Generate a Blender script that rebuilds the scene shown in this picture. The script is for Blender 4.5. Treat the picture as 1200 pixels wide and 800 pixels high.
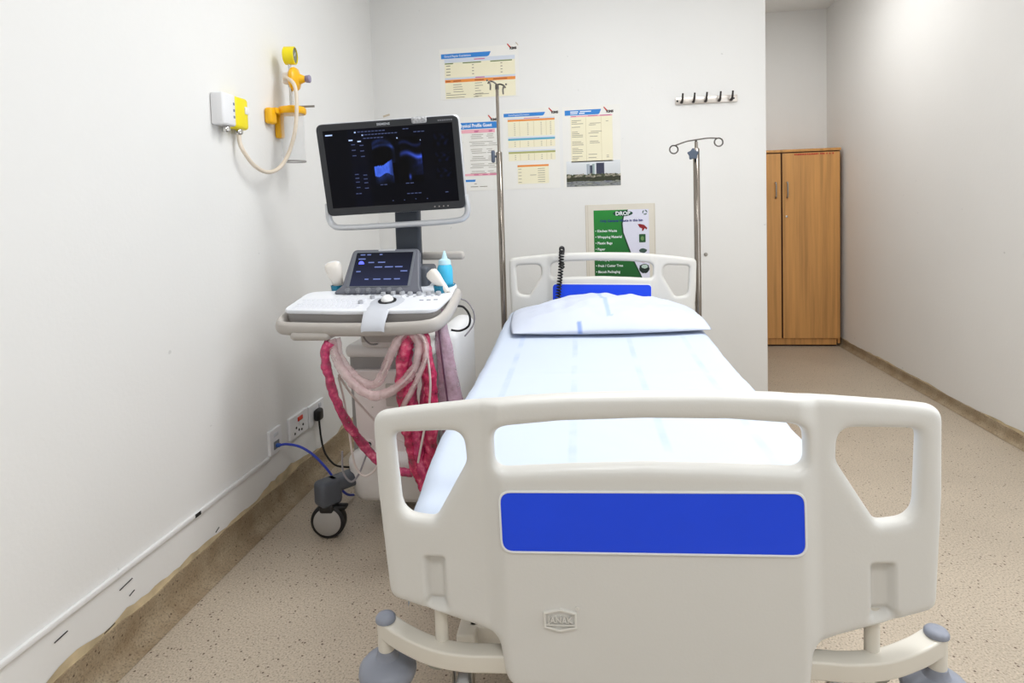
import bpy, bmesh, math, random
import numpy as np
from mathutils import Matrix, Vector, noise
random.seed(7)
S = bpy.context.scene
for o in list(bpy.data.objects):
    bpy.data.objects.remove(o)
C = S.collection

# ------------------------------------------------------------------ camera
def look(yaw, pitch, roll):
    y, p, r = map(math.radians, (yaw, pitch, roll))
    f = Vector((-math.sin(y) * math.cos(p), math.cos(y) * math.cos(p), -math.sin(p)))
    rt = Vector((math.cos(y), math.sin(y), 0)); up = rt.cross(f)
    r2 = math.cos(r) * rt - math.sin(r) * up; u2 = math.sin(r) * rt + math.cos(r) * up
    return Matrix((r2, u2, -f)).transposed()
cd = bpy.data.cameras.new('camera'); cam = bpy.data.objects.new('camera', cd); C.objects.link(cam)
cd.sensor_width = 36; cd.lens = 710.58 / 1200 * 36; cd.shift_y = -(400 - 284.48) / 1200; cd.clip_start = .02
cam.matrix_world = Matrix.Translation((0, 0, 1.30)) @ look(7.938, 3.1406, 1.7474).to_4x4()
S.camera = cam

# ------------------------------------------------------------------ world, lights, exposure
S.view_settings.view_transform = 'Standard'
S.view_settings.look = 'None'
S.view_settings.gamma = 1
S.view_settings.use_curve_mapping = False
S.view_settings.exposure = 0.38
w = bpy.data.worlds.new('world'); S.world = w; w.use_nodes = True
w.node_tree.nodes['Background'].inputs[0].default_value = (.75, .87, 1, 1)
w.node_tree.nodes['Background'].inputs[1].default_value = 1.0
def area(name, loc, rot, sx, sy, power, col):
    l = bpy.data.lights.new(name, 'AREA'); l.shape = 'RECTANGLE'; l.size = sx; l.size_y = sy
    l.energy = power; l.color = col
    o = bpy.data.objects.new(name, l); C.objects.link(o); o.location = loc; o.rotation_euler = rot
    return o
CEIL = 3.06
LAMPS = [(.45, -.60, 15, .95, .55), (.05, 2.22, 15.5, .95, .55), (1.30, 1.60, 21, .95, .55), (1.42, 4.45, 7, .40, .95)]  # last entry is an added, unseen lamp lifting the passage end and right wall
for i, (lx, ly, lw, lsx, lsy) in enumerate(LAMPS):
    area('lamp_light', (lx, ly, CEIL - .05), (0, 0, 0), lsx, lsy, lw, (.95, .98, 1))
area('window_daylight', (2.12, .90, 1.65), (0, math.radians(90), 0), 1.35, 1.45, 11, (.92, .96, 1))

# ------------------------------------------------------------------ helpers
def lin(c):
    return tuple(((v / 255) / 12.92 if v / 255 <= .04045 else ((v / 255 + .055) / 1.055) ** 2.4) for v in c[:3])
MATS = {}
def nodes(name):
    m = bpy.data.materials.new(name); m.use_nodes = True
    nt = m.node_tree; b = nt.nodes['Principled BSDF']
    MATS[name] = m
    return m, nt, b
def N(nt, t, **kw):
    n = nt.nodes.new(t)
    for k, v in kw.items():
        if k in n.inputs.keys(): n.inputs[k].default_value = v
        else: setattr(n, k, v)
    return n
def ramp(nt, fac, stops):
    r = nt.nodes.new('ShaderNodeValToRGB'); e = r.color_ramp.elements
    while len(e) < len(stops): e.new(.5)
    for q, (p, c) in zip(e, stops):
        q.position = p; q.color = (*c, 1) if len(c) == 3 else c
    nt.links.new(fac, r.inputs[0]); return r.outputs[0]
def mix(nt, fac, a, b, blend='MIX'):
    m = nt.nodes.new('ShaderNodeMix'); m.data_type = 'RGBA'; m.blend_type = blend
    for s, v in ((m.inputs[0], fac), (m.inputs[6], a), (m.inputs[7], b)):
        if hasattr(v, 'links') or hasattr(v, 'is_linked'): nt.links.new(v, s)
        elif isinstance(v, (int, float)): s.default_value = v
        else: s.default_value = (*v, 1)
    return m.outputs[2]
def mat(name, rgb, rough=.5, metal=0., spec=.5, var=.03, scale=8., bump=0., bscale=60., trans=0., alpha=1., emit=0., coat=0., ior=1.45):
    if name in MATS: return MATS[name]
    m, nt, b = nodes(name); c = lin(rgb)
    tc = N(nt, 'ShaderNodeTexCoord'); nz = N(nt, 'ShaderNodeTexNoise', Scale=scale, Detail=3.)
    nt.links.new(tc.outputs['Object'], nz.inputs['Vector'])
    lo = tuple(max(0, v * (1 - var)) for v in c); hi = tuple(min(1, v * (1 + var)) for v in c)
    col = ramp(nt, nz.outputs['Fac'], [(.3, lo), (.7, hi)])
    nt.links.new(col, b.inputs['Base Color'])
    b.inputs['Roughness'].default_value = rough; b.inputs['Metallic'].default_value = metal
    b.inputs['Specular IOR Level'].default_value = spec; b.inputs['Transmission Weight'].default_value = trans
    b.inputs['Alpha'].default_value = alpha; b.inputs['Coat Weight'].default_value = coat; b.inputs['IOR'].default_value = ior
    if emit:
        nt.links.new(col, b.inputs['Emission Color']); b.inputs['Emission Strength'].default_value = emit
    if bump:
        n2 = N(nt, 'ShaderNodeTexNoise', Scale=bscale, Detail=4.); nt.links.new(tc.outputs['Object'], n2.inputs['Vector'])
        bp = N(nt, 'ShaderNodeBump', Strength=bump, Distance=.01); nt.links.new(n2.outputs['Fac'], bp.inputs['Height'])
        nt.links.new(bp.outputs[0], b.inputs['Normal'])
    return m

class MB:
    def __init__(s): s.v = []; s.f = []
    def add(s, v, f):
        n = len(s.v); s.v += [tuple(p) for p in v]; s.f += [tuple(i + n for i in q) for q in f]; return s
    def box(s, x0, x1, y0, y1, z0, z1):
        v = [(x, y, z) for x in (x0, x1) for y in (y0, y1) for z in (z0, z1)]
        return s.add(v, [(0, 1, 3, 2), (4, 6, 7, 5), (0, 4, 5, 1), (2, 3, 7, 6), (0, 2, 6, 4), (1, 5, 7, 3)])
    def rbox(s, x0, x1, y0, y1, z0, z1, r=.01, seg=3, M=None, taper=None):
        bm = bmesh.new(); bmesh.ops.create_cube(bm, size=1)
        for v in bm.verts:
            v.co = Vector(((x0 + x1) / 2 + v.co.x * (x1 - x0), (y0 + y1) / 2 + v.co.y * (y1 - y0), (z0 + z1) / 2 + v.co.z * (z1 - z0)))
        if taper: taper(bm)
        r = min(r, .499 * min(x1 - x0, y1 - y0, z1 - z0))
        bmesh.ops.bevel(bm, geom=list(bm.edges), offset=r, segments=seg, profile=.5, affect='EDGES')
        return s.bm(bm, M)
    def bm(s, bm, M=None):
        bm.verts.index_update()
        v = [(M @ q.co if M else q.co.copy()) for q in bm.verts]
        f = [[q.index for q in p.verts] for p in bm.faces]
        bm.free(); return s.add(v, f)
    def me(s, me, M=None):
        v = [(M @ q.co if M else q.co.copy()) for q in me.vertices]
        f = [list(p.vertices) for p in me.polygons]
        return s.add(v, f)
    def tube(s, pts, rad, seg=10, n=6, closed=False, cap=True, flat=None):
        P = [Vector(p) for p in pts]
        if n > 1 and len(P) > 2:
            Q = []; L = len(P); rr = []
            R = rad if isinstance(rad, (list, tuple)) else [rad] * L
            rng = range(L if closed else L - 1)
            for i in rng:
                g = (lambda k: P[k % L]) if closed else (lambda k: P[min(max(k, 0), L - 1)])
                a, b, c, d = g(i - 1), g(i), g(i + 1), g(i + 2)
                for k in range(n):
                    t = k / n
                    Q.append(.5 * ((2 * b) + (c - a) * t + (2 * a - 5 * b + 4 * c - d) * t * t + (3 * b - a - 3 * c + d) * t ** 3))
                    rr.append(R[i] * (1 - t) + R[(i + 1) % L] * t)
            if not closed: Q.append(P[-1]); rr.append(R[-1])
        else:
            Q = P; rr = rad if isinstance(rad, (list, tuple)) else [rad] * len(P)
        L = len(Q); T = []
        for i in range(L):
            a = Q[(i - 1) % L] if closed or i > 0 else Q[i]; b = Q[(i + 1) % L] if closed or i < L - 1 else Q[i]
            T.append((b - a).normalized())
        u = T[0].orthogonal().normalized()
        if flat: u = (Vector(flat[0]) - T[0] * T[0].dot(Vector(flat[0]))).normalized()
        V = []
        for i in range(L):
            u = (u - T[i] * T[i].dot(u)).normalized(); w_ = T[i].cross(u)
            fy = flat[1] if flat else 1
            for k in range(seg):
                a = 2 * math.pi * k / seg
                V.append(Q[i] + rr[i] * (math.cos(a) * u + fy * math.sin(a) * w_))
        F = []
        for i in range(L if closed else L - 1):
            j = (i + 1) % L
            for k in range(seg):
                k2 = (k + 1) % seg; F.append((i * seg + k, i * seg + k2, j * seg + k2, j * seg + k))
        if cap and not closed:
            F.append(tuple(range(seg - 1, -1, -1))); F.append(tuple((L - 1) * seg + k for k in range(seg)))
        return s.add(V, F)
    def lathe(s, prof, seg=24, M=None, cap=True):
        V = []; F = []
        for r, z in prof:
            for k in range(seg):
                a = 2 * math.pi * k / seg; V.append(Vector((r * math.cos(a), r * math.sin(a), z)))
        n = len(prof)
        for i in range(n - 1):
            for k in range(seg):
                k2 = (k + 1) % seg; F.append((i * seg + k, i * seg + k2, (i + 1) * seg + k2, (i + 1) * seg + k))
        if cap: F.append(tuple(range(seg - 1, -1, -1))); F.append(tuple((n - 1) * seg + k for k in range(seg)))
        if M: V = [M @ v for v in V]
        return s.add(V, F)
    def sphere(s, c, r, sc=(1, 1, 1), seg=20):
        prof = [(max(1e-4, r * math.sin(math.pi * i / 12)), -r * math.cos(math.pi * i / 12)) for i in range(13)]
        return s.lathe(prof, seg, Matrix.Translation(c) @ Matrix.Diagonal((*sc, 1)))
    def mesh(s, name, material, smooth=True, ang=40):
        me = bpy.data.meshes.new(name); me.from_pydata(s.v, [], s.f); me.update()
        bm = bmesh.new(); bm.from_mesh(me); bmesh.ops.recalc_face_normals(bm, faces=bm.faces); bm.to_mesh(me); bm.free()
        me.materials.append(material)
        if smooth:
            me.polygons.foreach_set('use_smooth', [True] * len(me.polygons)); me.set_sharp_from_angle(angle=math.radians(ang))
        return me
    def obj(s, name, material, parent=None, smooth=True, ang=40, local=False):
        me = s.mesh(name, material, smooth, ang)
        return link(name, me, parent, local)

def link(name, me, parent=None, local=False):
    o = bpy.data.objects.new(name, me); C.objects.link(o)
    if parent is not None:
        o.parent = parent; r = parent
        while r.parent is not None: r = r.parent
        if not local and r.get('rootoff') is None: me.transform(Matrix.Translation(-r.location))
        elif not local: me.transform(Matrix.Translation(-Vector(r['rootoff'])))
    else:
        co = np.empty(len(me.vertices) * 3); me.vertices.foreach_get('co', co); co = co.reshape(-1, 3)
        c = Vector(((co[:, 0].min() + co[:, 0].max()) / 2, (co[:, 1].min() + co[:, 1].max()) / 2, co[:, 2].min()))
        me.transform(Matrix.Translation(-c)); o.location = c
    return o
def thing(name, label, cat, loc=(0, 0, 0), rotz=0., group=None):
    o = bpy.data.objects.new(name, None); C.objects.link(o); o.empty_display_size = .1
    o.location = loc; o.rotation_euler = (0, 0, rotz); o['label'] = label; o['category'] = cat
    if group: o['group'] = group
    return o
def tag(o, label, cat, group=None):
    o['label'] = label; o['category'] = cat
    if group: o['group'] = group
    return o
def struct(name, mb, m, parent=None, smooth=False):
    o = bpy.data.objects.new(name, mb.mesh(name, m, smooth)); C.objects.link(o)
    if parent: o.parent = parent
    else: o['kind'] = 'structure'
    return o
def rp(pts, n=6):
    """polygon with a radius per corner -> list of 2D points"""
    out = []; L = len(pts)
    for i, p in enumerate(pts):
        r = p[2] if len(p) > 2 else 0
        b = Vector(p[:2]); a = Vector(pts[i - 1][:2]); c = Vector(pts[(i + 1) % L][:2])
        if r <= 0: out.append((b.x, b.y)); continue
        d1 = (a - b); d2 = (c - b); l1 = d1.length; l2 = d2.length; d1.normalize(); d2.normalize()
        ang = math.acos(max(-1, min(1, d1.dot(d2)))); t = min(r / math.tan(ang / 2), .49 * l1, .49 * l2)
        p0 = b + d1 * t; p1 = b + d2 * t
        for k in range(n + 1):
            s_ = k / n; q = (1 - s_) ** 2 * p0 + 2 * s_ * (1 - s_) * b + s_ * s_ * p1
            out.append((q.x, q.y))
    return out
def rect(x0, x1, z0, z1, r=0): return rp([(x0, z0, r), (x1, z0, r), (x1, z1, r), (x0, z1, r)])
FRONT = Matrix(((1, 0, 0, 0), (0, 0, -1, 0), (0, 1, 0, 0), (0, 0, 0, 1)))   # curve plane -> x,z plane facing -y
def panel_mesh(outline, holes=(), t=.02, bev=.004, res=3):
    cu = bpy.data.curves.new('panel', 'CURVE'); cu.dimensions = '2D'; cu.fill_mode = 'BOTH'
    cu.extrude = max(1e-5, t / 2 - bev); cu.bevel_depth = bev; cu.bevel_resolution = res; cu.offset = -bev
    for ring in [outline] + list(holes):
        sp = cu.splines.new('POLY'); sp.points.add(len(ring) - 1); sp.use_cyclic_u = True
        for q, p in zip(sp.points, ring): q.co = (p[0], p[1], 0, 1)
    o = bpy.data.objects.new('panel', cu); C.objects.link(o)
    me = bpy.data.meshes.new_from_object(o.evaluated_get(bpy.context.evaluated_depsgraph_get()))
    bpy.data.objects.remove(o); bpy.data.curves.remove(cu)
    return me
def text_mesh(txt, size, t=.0004, align='LEFT', bold=0., sx=1.):
    cu = bpy.data.curves.new('text', 'FONT'); cu.body = txt; cu.size = size; cu.extrude = t / 2; cu.align_x = align
    cu.offset = bold; cu.resolution_u = 2
    o = bpy.data.objects.new('text', cu); C.objects.link(o)
    me = bpy.data.meshes.new_from_object(o.evaluated_get(bpy.context.evaluated_depsgraph_get()))
    bpy.data.objects.remove(o); bpy.data.curves.remove(cu)
    if sx != 1: me.transform(Matrix.Diagonal((sx, 1, 1, 1)))
    return me
def T(x, y, z): return Matrix.Translation((x, y, z))
def RX(a): return Matrix.Rotation(math.radians(a), 4, 'X')
def RY(a): return Matrix.Rotation(math.radians(a), 4, 'Y')
def RZ(a): return Matrix.Rotation(math.radians(a), 4, 'Z')
def smooth01(a, b, x):
    t = np.clip((x - a) / (b - a), 0, 1); return t * t * (3 - 2 * t)
def colour_grid(name, x0, x1, z0, z1, y, nx, nz, fn, m, parent, M=None, local=False):
    """flat print or screen picture: a fine grid carrying a computed picture in its colour attribute"""
    V = []; F = []; cols = []
    for j in range(nz):
        for i in range(nx):
            u = i / (nx - 1); v = j / (nz - 1)
            p = Vector((x0 + (x1 - x0) * u, y, z0 + (z1 - z0) * v)); V.append(M @ p if M else p); cols.append(fn(u, v))
    for j in range(nz - 1):
        for i in range(nx - 1):
            a = j * nx + i; F.append((a, a + 1, a + nx + 1, a + nx))
    me = bpy.data.meshes.new(name); me.from_pydata(V, [], F)
    at = me.color_attributes.new('picture', 'FLOAT_COLOR', 'POINT')
    for d, c in zip(at.data, cols): d.color = (*lin([255 * max(0, min(1, q)) for q in c]), 1)
    me.materials.append(m)
    return link(name, me, parent, local)

# ------------------------------------------------------------------ materials
def wall_mat(name, rgb, seed):
    m, nt, b = nodes(name); c = lin(rgb)
    tc = N(nt, 'ShaderNodeTexCoord')
    n1 = N(nt, 'ShaderNodeTexNoise', Scale=1.3, Detail=4.); n2 = N(nt, 'ShaderNodeTexNoise', Scale=70., Detail=3.)
    mp = N(nt, 'ShaderNodeMapping'); mp.inputs['Location'].default_value = (seed, seed * 2, 0)
    nt.links.new(tc.outputs['Object'], mp.inputs[0])
    for n in (n1, n2): nt.links.new(mp.outputs[0], n.inputs['Vector'])
    col = ramp(nt, n1.outputs['Fac'], [(.3, tuple(v * .965 for v in c)), (.7, c)])
    sp = N(nt, 'ShaderNodeTexNoise', Scale=26., Detail=1.); nt.links.new(mp.outputs[0], sp.inputs['Vector'])
    f = ramp(nt, sp.outputs['Fac'], [(.815, (0, 0, 0)), (.84, (1, 1, 1))])
    col = mix(nt, f, col, tuple(v * .82 for v in c))
    nt.links.new(col, b.inputs['Base Color']); b.inputs['Roughness'].default_value = .62; b.inputs['Specular IOR Level'].default_value = .25
    bp = N(nt, 'ShaderNodeBump', Strength=.12, Distance=.004); nt.links.new(n2.outputs['Fac'], bp.inputs['Height']); nt.links.new(bp.outputs[0], b.inputs['Normal'])
    return m
M_wall = wall_mat('painted_wall', (238, 237, 235), 1.3)
M_wall_r = wall_mat('painted_wall_right', (236, 234, 231), 5.1)
M_ceil = wall_mat('ceiling_paint', (240, 240, 238), 8.)
def floor_mat(name, base, dirty=False):
    m, nt, b = nodes(name)
    tc = N(nt, 'ShaderNodeTexCoord'); o = tc.outputs['Object']
    big = N(nt, 'ShaderNodeTexNoise', Scale=2.2, Detail=5.); nt.links.new(o, big.inputs['Vector'])
    c = lin(base)
    col = ramp(nt, big.outputs['Fac'], [(.3, tuple(v * .90 for v in c)), (.7, tuple(v * 1.04 for v in c))])
    g = N(nt, 'ShaderNodeTexNoise', Scale=170., Detail=2.); nt.links.new(o, g.inputs['Vector'])
    col = mix(nt, ramp(nt, g.outputs['Fac'], [(.35, (1, 1, 1)), (.46, (0, 0, 0))]), col, tuple(v * .62 for v in c))
    col = mix(nt, ramp(nt, g.outputs['Fac'], [(.58, (0, 0, 0)), (.70, (1, 1, 1))]), col, tuple(min(1, v * 1.22) for v in c))
    vo = N(nt, 'ShaderNodeTexVoronoi', Scale=95.); nt.links.new(o, vo.inputs['Vector'])
    sel = ramp(nt, vo.outputs['Color'], [(.80, (0, 0, 0)), (.82, (1, 1, 1))])
    dot = ramp(nt, vo.outputs['Distance'], [(.26, (1, 1, 1)), (.36, (0, 0, 0))])
    col = mix(nt, mix(nt, 1., sel, dot, 'MULTIPLY'), col, lin((92, 74, 62)))
    if dirty:
        n3 = N(nt, 'ShaderNodeTexNoise', Scale=9., Detail=5.); nt.links.new(o, n3.inputs['Vector'])
        col = mix(nt, ramp(nt, n3.outputs['Fac'], [(.38, (0, 0, 0)), (.70, (.55, .55, .55))]), col, lin((118, 94, 64)))
    nt.links.new(col, b.inputs['Base Color']); b.inputs['Roughness'].default_value = .42 if not dirty else .6
    b.inputs['Specular IOR Level'].default_value = .35
    return m
M_floor = floor_mat('speckled_vinyl', (190, 176, 158))
M_skirt = floor_mat('soiled_skirting', (168, 151, 126), True)
M_stain = mat('tan_stain', (202, 184, 150), .7, var=.25, scale=14)
M_trunk = mat('white_trunking', (240, 240, 240), .4)
M_dark = mat('dark_rubber', (28, 28, 30), .55, var=.1)
M_board = mat('moulded_bed_plastic', (221, 219, 214), .36, spec=.45, var=.012, scale=3, bump=.03, bscale=220)
M_blue = mat('blue_panel', (30, 76, 238), .32, spec=.4, var=.04, scale=4)
M_rim = mat('panel_rim_white', (238, 238, 238), .35)
M_frame = mat('cream_powder_coat', (222, 216, 204), .3, spec=.5, var=.02)
M_bump = mat('grey_bumper_plastic', (142, 146, 158), .42, var=.04)
M_chrome = mat('chrome', (205, 203, 200), .14, metal=1, var=.02)
M_steel = mat('brushed_steel', (170, 165, 158), .3, metal=1, var=.06)
M_white = mat('white_plastic', (238, 238, 240), .35, var=.01)
M_wheel = mat('white_wheel', (228, 230, 232), .4, var=.02)
M_black = mat('black_plastic', (24, 24, 26), .4, var=.05)
M_knobgrey = mat('slate_knob', (86, 96, 112), .4)

def sheet_mat():
    m, nt, b = nodes('white_linen'); tc = N(nt, 'ShaderNodeTexCoord')
    sx = N(nt, 'ShaderNodeSeparateXYZ'); nt.links.new(tc.outputs['UV'], sx.inputs[0])
    mm = N(nt, 'ShaderNodeMath', operation='MULTIPLY'); nt.links.new(sx.outputs[0], mm.inputs[0]); mm.inputs[1].default_value = 4.6
    fr = N(nt, 'ShaderNodeMath', operation='FRACT'); nt.links.new(mm.outputs[0], fr.inputs[0])
    nz = N(nt, 'ShaderNodeTexNoise', Scale=6., Detail=4.); nt.links.new(tc.outputs['Object'], nz.inputs['Vector'])
    band = ramp(nt, fr.outputs[0], [(.0, (0, 0, 0)), (.44, (0, 0, 0)), (.47, (1, 1, 1)), (.53, (1, 1, 1)), (.56, (0, 0, 0))])
    fade = ramp(nt, nz.outputs['Fac'], [(.40, (0, 0, 0)), (.75, (.5, .5, .5))])
    col = mix(nt, mix(nt, 1., band, fade, 'MULTIPLY'), lin((206, 216, 233)), lin((156, 178, 220)))
    nt.links.new(col, b.inputs['Base Color']); b.inputs['Roughness'].default_value = .85; b.inputs['Specular IOR Level'].default_value = .2
    n2 = N(nt, 'ShaderNodeTexNoise', Scale=420., Detail=2.); nt.links.new(tc.outputs['Object'], n2.inputs['Vector'])
    bp = N(nt, 'ShaderNodeBump', Strength=.08, Distance=.002); nt.links.new(n2.outputs['Fac'], bp.inputs['Height']); nt.links.new(bp.outputs[0], b.inputs['Normal'])
    return m
M_sheet = sheet_mat()
def pillow_mat():
    m, nt, b = nodes('striped_pillowcase'); tc = N(nt, 'ShaderNodeTexCoord')
    at = N(nt, 'ShaderNodeAttribute', attribute_name='picture')
    nt.links.new(at.outputs['Color'], b.inputs['Base Color']); b.inputs['Roughness'].default_value = .85; b.inputs['Specular IOR Level'].default_value = .2
    n2 = N(nt, 'ShaderNodeTexNoise', Scale=420., Detail=2.); nt.links.new(tc.outputs['Object'], n2.inputs['Vector'])
    bp = N(nt, 'ShaderNodeBump', Strength=.08, Distance=.002); nt.links.new(n2.outputs['Fac'], bp.inputs['Height']); nt.links.new(bp.outputs[0], b.inputs['Normal'])
    return m
M_pillow = pillow_mat()
def picture_mat(name, emit):
    m, nt, b = nodes(name); at = N(nt, 'ShaderNodeAttribute', attribute_name='picture')
    if emit:
        b.inputs['Base Color'].default_value = (.003, .003, .004, 1); b.inputs['Roughness'].default_value = .35; b.inputs['Specular IOR Level'].default_value = .10
        nt.links.new(at.outputs['Color'], b.inputs['Emission Color']); b.inputs['Emission Strength'].default_value = emit
    else:
        nt.links.new(at.outputs['Color'], b.inputs['Base Color']); b.inputs['Roughness'].default_value = .5
    return m
M_pic = picture_mat('printed_picture', 0); M_scan = picture_mat('screen_picture', .85)
def wood_mat(name, rgb):
    m, nt, b = nodes(name); c = lin(rgb); tc = N(nt, 'ShaderNodeTexCoord'); mp = N(nt, 'ShaderNodeMapping')
    mp.inputs['Scale'].default_value = (16, 16, .55); nt.links.new(tc.outputs['Object'], mp.inputs[0])
    nz = N(nt, 'ShaderNodeTexNoise', Scale=1.6, Detail=6., Roughness=.6); nt.links.new(mp.outputs[0], nz.inputs['Vector'])
    col = ramp(nt, nz.outputs['Fac'], [(.3, tuple(v * .74 for v in c)), (.52, c), (.72, tuple(min(1, v * 1.14) for v in c))])
    nt.links.new(col, b.inputs['Base Color']); b.inputs['Roughness'].default_value = .42
    return m
M_wood = wood_mat('beech_laminate', (212, 156, 92))
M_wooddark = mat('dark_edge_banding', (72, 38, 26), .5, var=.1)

# ------------------------------------------------------------------ the setting
XL, XR, YB, YE, YR, XE = -1.43, 2.15, 3.88, 6.05, -2.0, 1.035
struct('floor', MB().box(XL - .1, XR + .1, YR - .1, YE + .1, -.08, 0), M_floor)
struct('ceiling', MB().box(XL - .1, XR + .1, YR - .1, YE + .1, CEIL, CEIL + .1), M_ceil)
struct('wall_left', MB().box(XL - .1, XL, YR - .1, YB + .1, 0, CEIL), M_wall)
struct('wall_back', MB().rbox(XL - .1, XE, YB, YE + .1, -.02, CEIL + .02, .012, 2), M_wall, smooth=True)
struct('wall_end', MB().box(XE - .05, XR + .1, YE, YE + .1, 0, CEIL), M_wall)
struct('wall_rear', MB().box(XL - .1, XR + .1, YR - .1, YR, 0, CEIL), M_wall)
WY0, WY1, WZ0, WZ1 = .15, 1.65, .95, 2.35
wr = MB()
wr.box(XR, XR + .1, YR - .1, WY0, 0, CEIL); wr.box(XR, XR + .1, WY1, YE + .1, 0, CEIL)
wr.box(XR, XR + .1, WY0, WY1, 0, WZ0); wr.box(XR, XR + .1, WY0, WY1, WZ1, CEIL)
struct('wall_right', wr, M_wall_r)
wf = MB()
for a, b_ in ((WY0, WY0 + .05), (WY1 - .05, WY1), ((WY0 + WY1) / 2 - .025, (WY0 + WY1) / 2 + .025)): wf.box(XR + .02, XR + .07, a, b_, WZ0, WZ1)
for a, b_ in ((WZ0, WZ0 + .05), (WZ1 - .05, WZ1)): wf.box(XR + .02, XR + .07, WY0, WY1, a, b_)
win = struct('window_1', wf, M_white)
for a, b_ in ((WY0 + .05, (WY0 + WY1) / 2 - .025), ((WY0 + WY1) / 2 + .025, WY1 - .05)):
    struct('window_pane', MB().box(XR + .04, XR + .046, a, b_, WZ0 + .05, WZ1 - .05), mat('window_glass', (245, 250, 250), .02, trans=1., var=0), win)

def skirting(name, P0, P1, inward, h, cove, seed, n=160, m=M_skirt, amp=.012):
    P0 = Vector(P0); P1 = Vector(P1); inw = Vector(inward); V = []; F = []; L = (P1 - P0).length
    prof_n = 8
    for i in range(n + 1):
        p = P0.lerp(P1, i / n); d = L * i / n
        top = h + amp * (noise.noise((d * 5 + seed, seed, 0)) + .6 * noise.noise((d * 17 + seed, 3, 0)))
        ring = [p + inw * .0 + Vector((0, 0, top)), p + inw * .007 + Vector((0, 0, top)), p + inw * .008 + Vector((0, 0, cove))]
        for k in range(1, 6):
            a = math.pi / 2 * k / 5
            ring.append(p + inw * (.008 + cove * (1 - math.cos(a))) + Vector((0, 0, cove * (1 - math.sin(a)) + .0015)))
        V += ring
    for i in range(n):
        for k in range(prof_n - 1):
            a = i * prof_n + k; F.append((a, a + 1, a + prof_n + 1, a + prof_n))
    mb = MB(); mb.add(V, F); o = struct(name, mb, m, smooth=True)
    return o
def stain(parent, P0, P1, inward, lo, hi, seed, n=200):
    P0 = Vector(P0); P1 = Vector(P1); inw = Vector(inward); V = []; F = []; L = (P1 - P0).length
    for i in range(n + 1):
        p = P0.lerp(P1, i / n); d = L * i / n
        top = lo + (hi - lo) * max(0, .5 + .9 * noise.noise((d * 2.1 + seed, 9, 0)) + .45 * noise.noise((d * 9 + seed, 4, 0)) + .2 * noise.noise((d * 40, 4, seed)))
        V += [p + inw * .002 + Vector((0, 0, lo - .04)), p + inw * .002 + Vector((0, 0, top))]
    for i in range(n): F.append((2 * i, 2 * i + 1, 2 * i + 3, 2 * i + 2))
    mb = MB(); mb.add(V, F); o = mb.obj('paint_stain', M_stain, None, smooth=False)
    M0 = o.matrix_basis.copy(); o.parent = parent
    return o
bl = skirting('baseboard_left', (XL, YR, 0), (XL, YB, 0), (1, 0, 0), .108, .055, 2.)
stain(bl, (XL, YR, 0), (XL, YB, 0), (1, 0, 0), .105, .150, 5.)
bb = skirting('baseboard_back', (XL, YB, 0), (XE, YB, 0), (0, -1, 0), .108, .055, 4.)
stain(bb, (XL, YB, 0), (XE, YB, 0), (0, -1, 0), .105, .135, 8.)
br = skirting('baseboard_right', (XR, YR, 0), (XR, YE, 0), (-1, 0, 0), .062, .03, 6., amp=.006)
stain(br, (XR, YR, 0), (XR, YE, 0), (-1, 0, 0), .060, .078, 3.)
skirting('baseboard_end', (XE, YE, 0), (XR, YE, 0), (0, -1, 0), .062, .03, 7., n=40, amp=.006)
tr = struct('trim_1', MB().rbox(XL, XL + .012, YR, 2.395, .250, .266, .003, 2), M_trunk, smooth=True)
struct('trunking_gap', MB().box(XL + .0122, XL + .0132, 1.90, 1.93, .251, .264), M_dark, tr)
sc = MB()
for (y, z, l, tilt) in ((1.565, .205, .05, .006), (1.60, .165, .02, .006), (1.345, .205, .04, .004), (1.50, .118, .04, .004), (2.02, .135, .02, .008)):
    sc.tube([(XL + .002, y, z), (XL + .002, y + l, z + tilt)], .0016, 6, 1)
sc = sc.obj('scuff_mark', M_dark); sc.parent = bl

# ceiling lamps, the passage one added to brighten the walls there
for i, (lx, ly, lw, lsx, lsy) in enumerate(LAMPS):
    t = thing('ceiling_light', ['rectangular white ceiling panel light over the foot of the room', 'rectangular white ceiling panel light above the bed', 'rectangular white ceiling panel light between the bed and the window', 'rectangular white ceiling panel light added to brighten the passage'][i], 'light', (lx, ly, CEIL - .04), group='ceiling panel lights')
    fr = panel_mesh(rect(-lsx / 2 - .045, lsx / 2 + .045, -lsy / 2 - .045, lsy / 2 + .045, .01), [rect(-lsx / 2 - .005, lsx / 2 + .005, -lsy / 2 - .005, lsy / 2 + .005, .005)], .04, .003)
    fr.materials.append(M_white); f = link('frame', fr, t, local=True); f.location = (0, 0, .02)
    MB().box(-lsx / 2 - .005, lsx / 2 + .005, -lsy / 2 - .005, lsy / 2 + .005, .02, .03).obj('diffuser', mat('lamp_diffuser', (255, 252, 246), .5, var=0, emit=2.), t, local=True)

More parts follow.
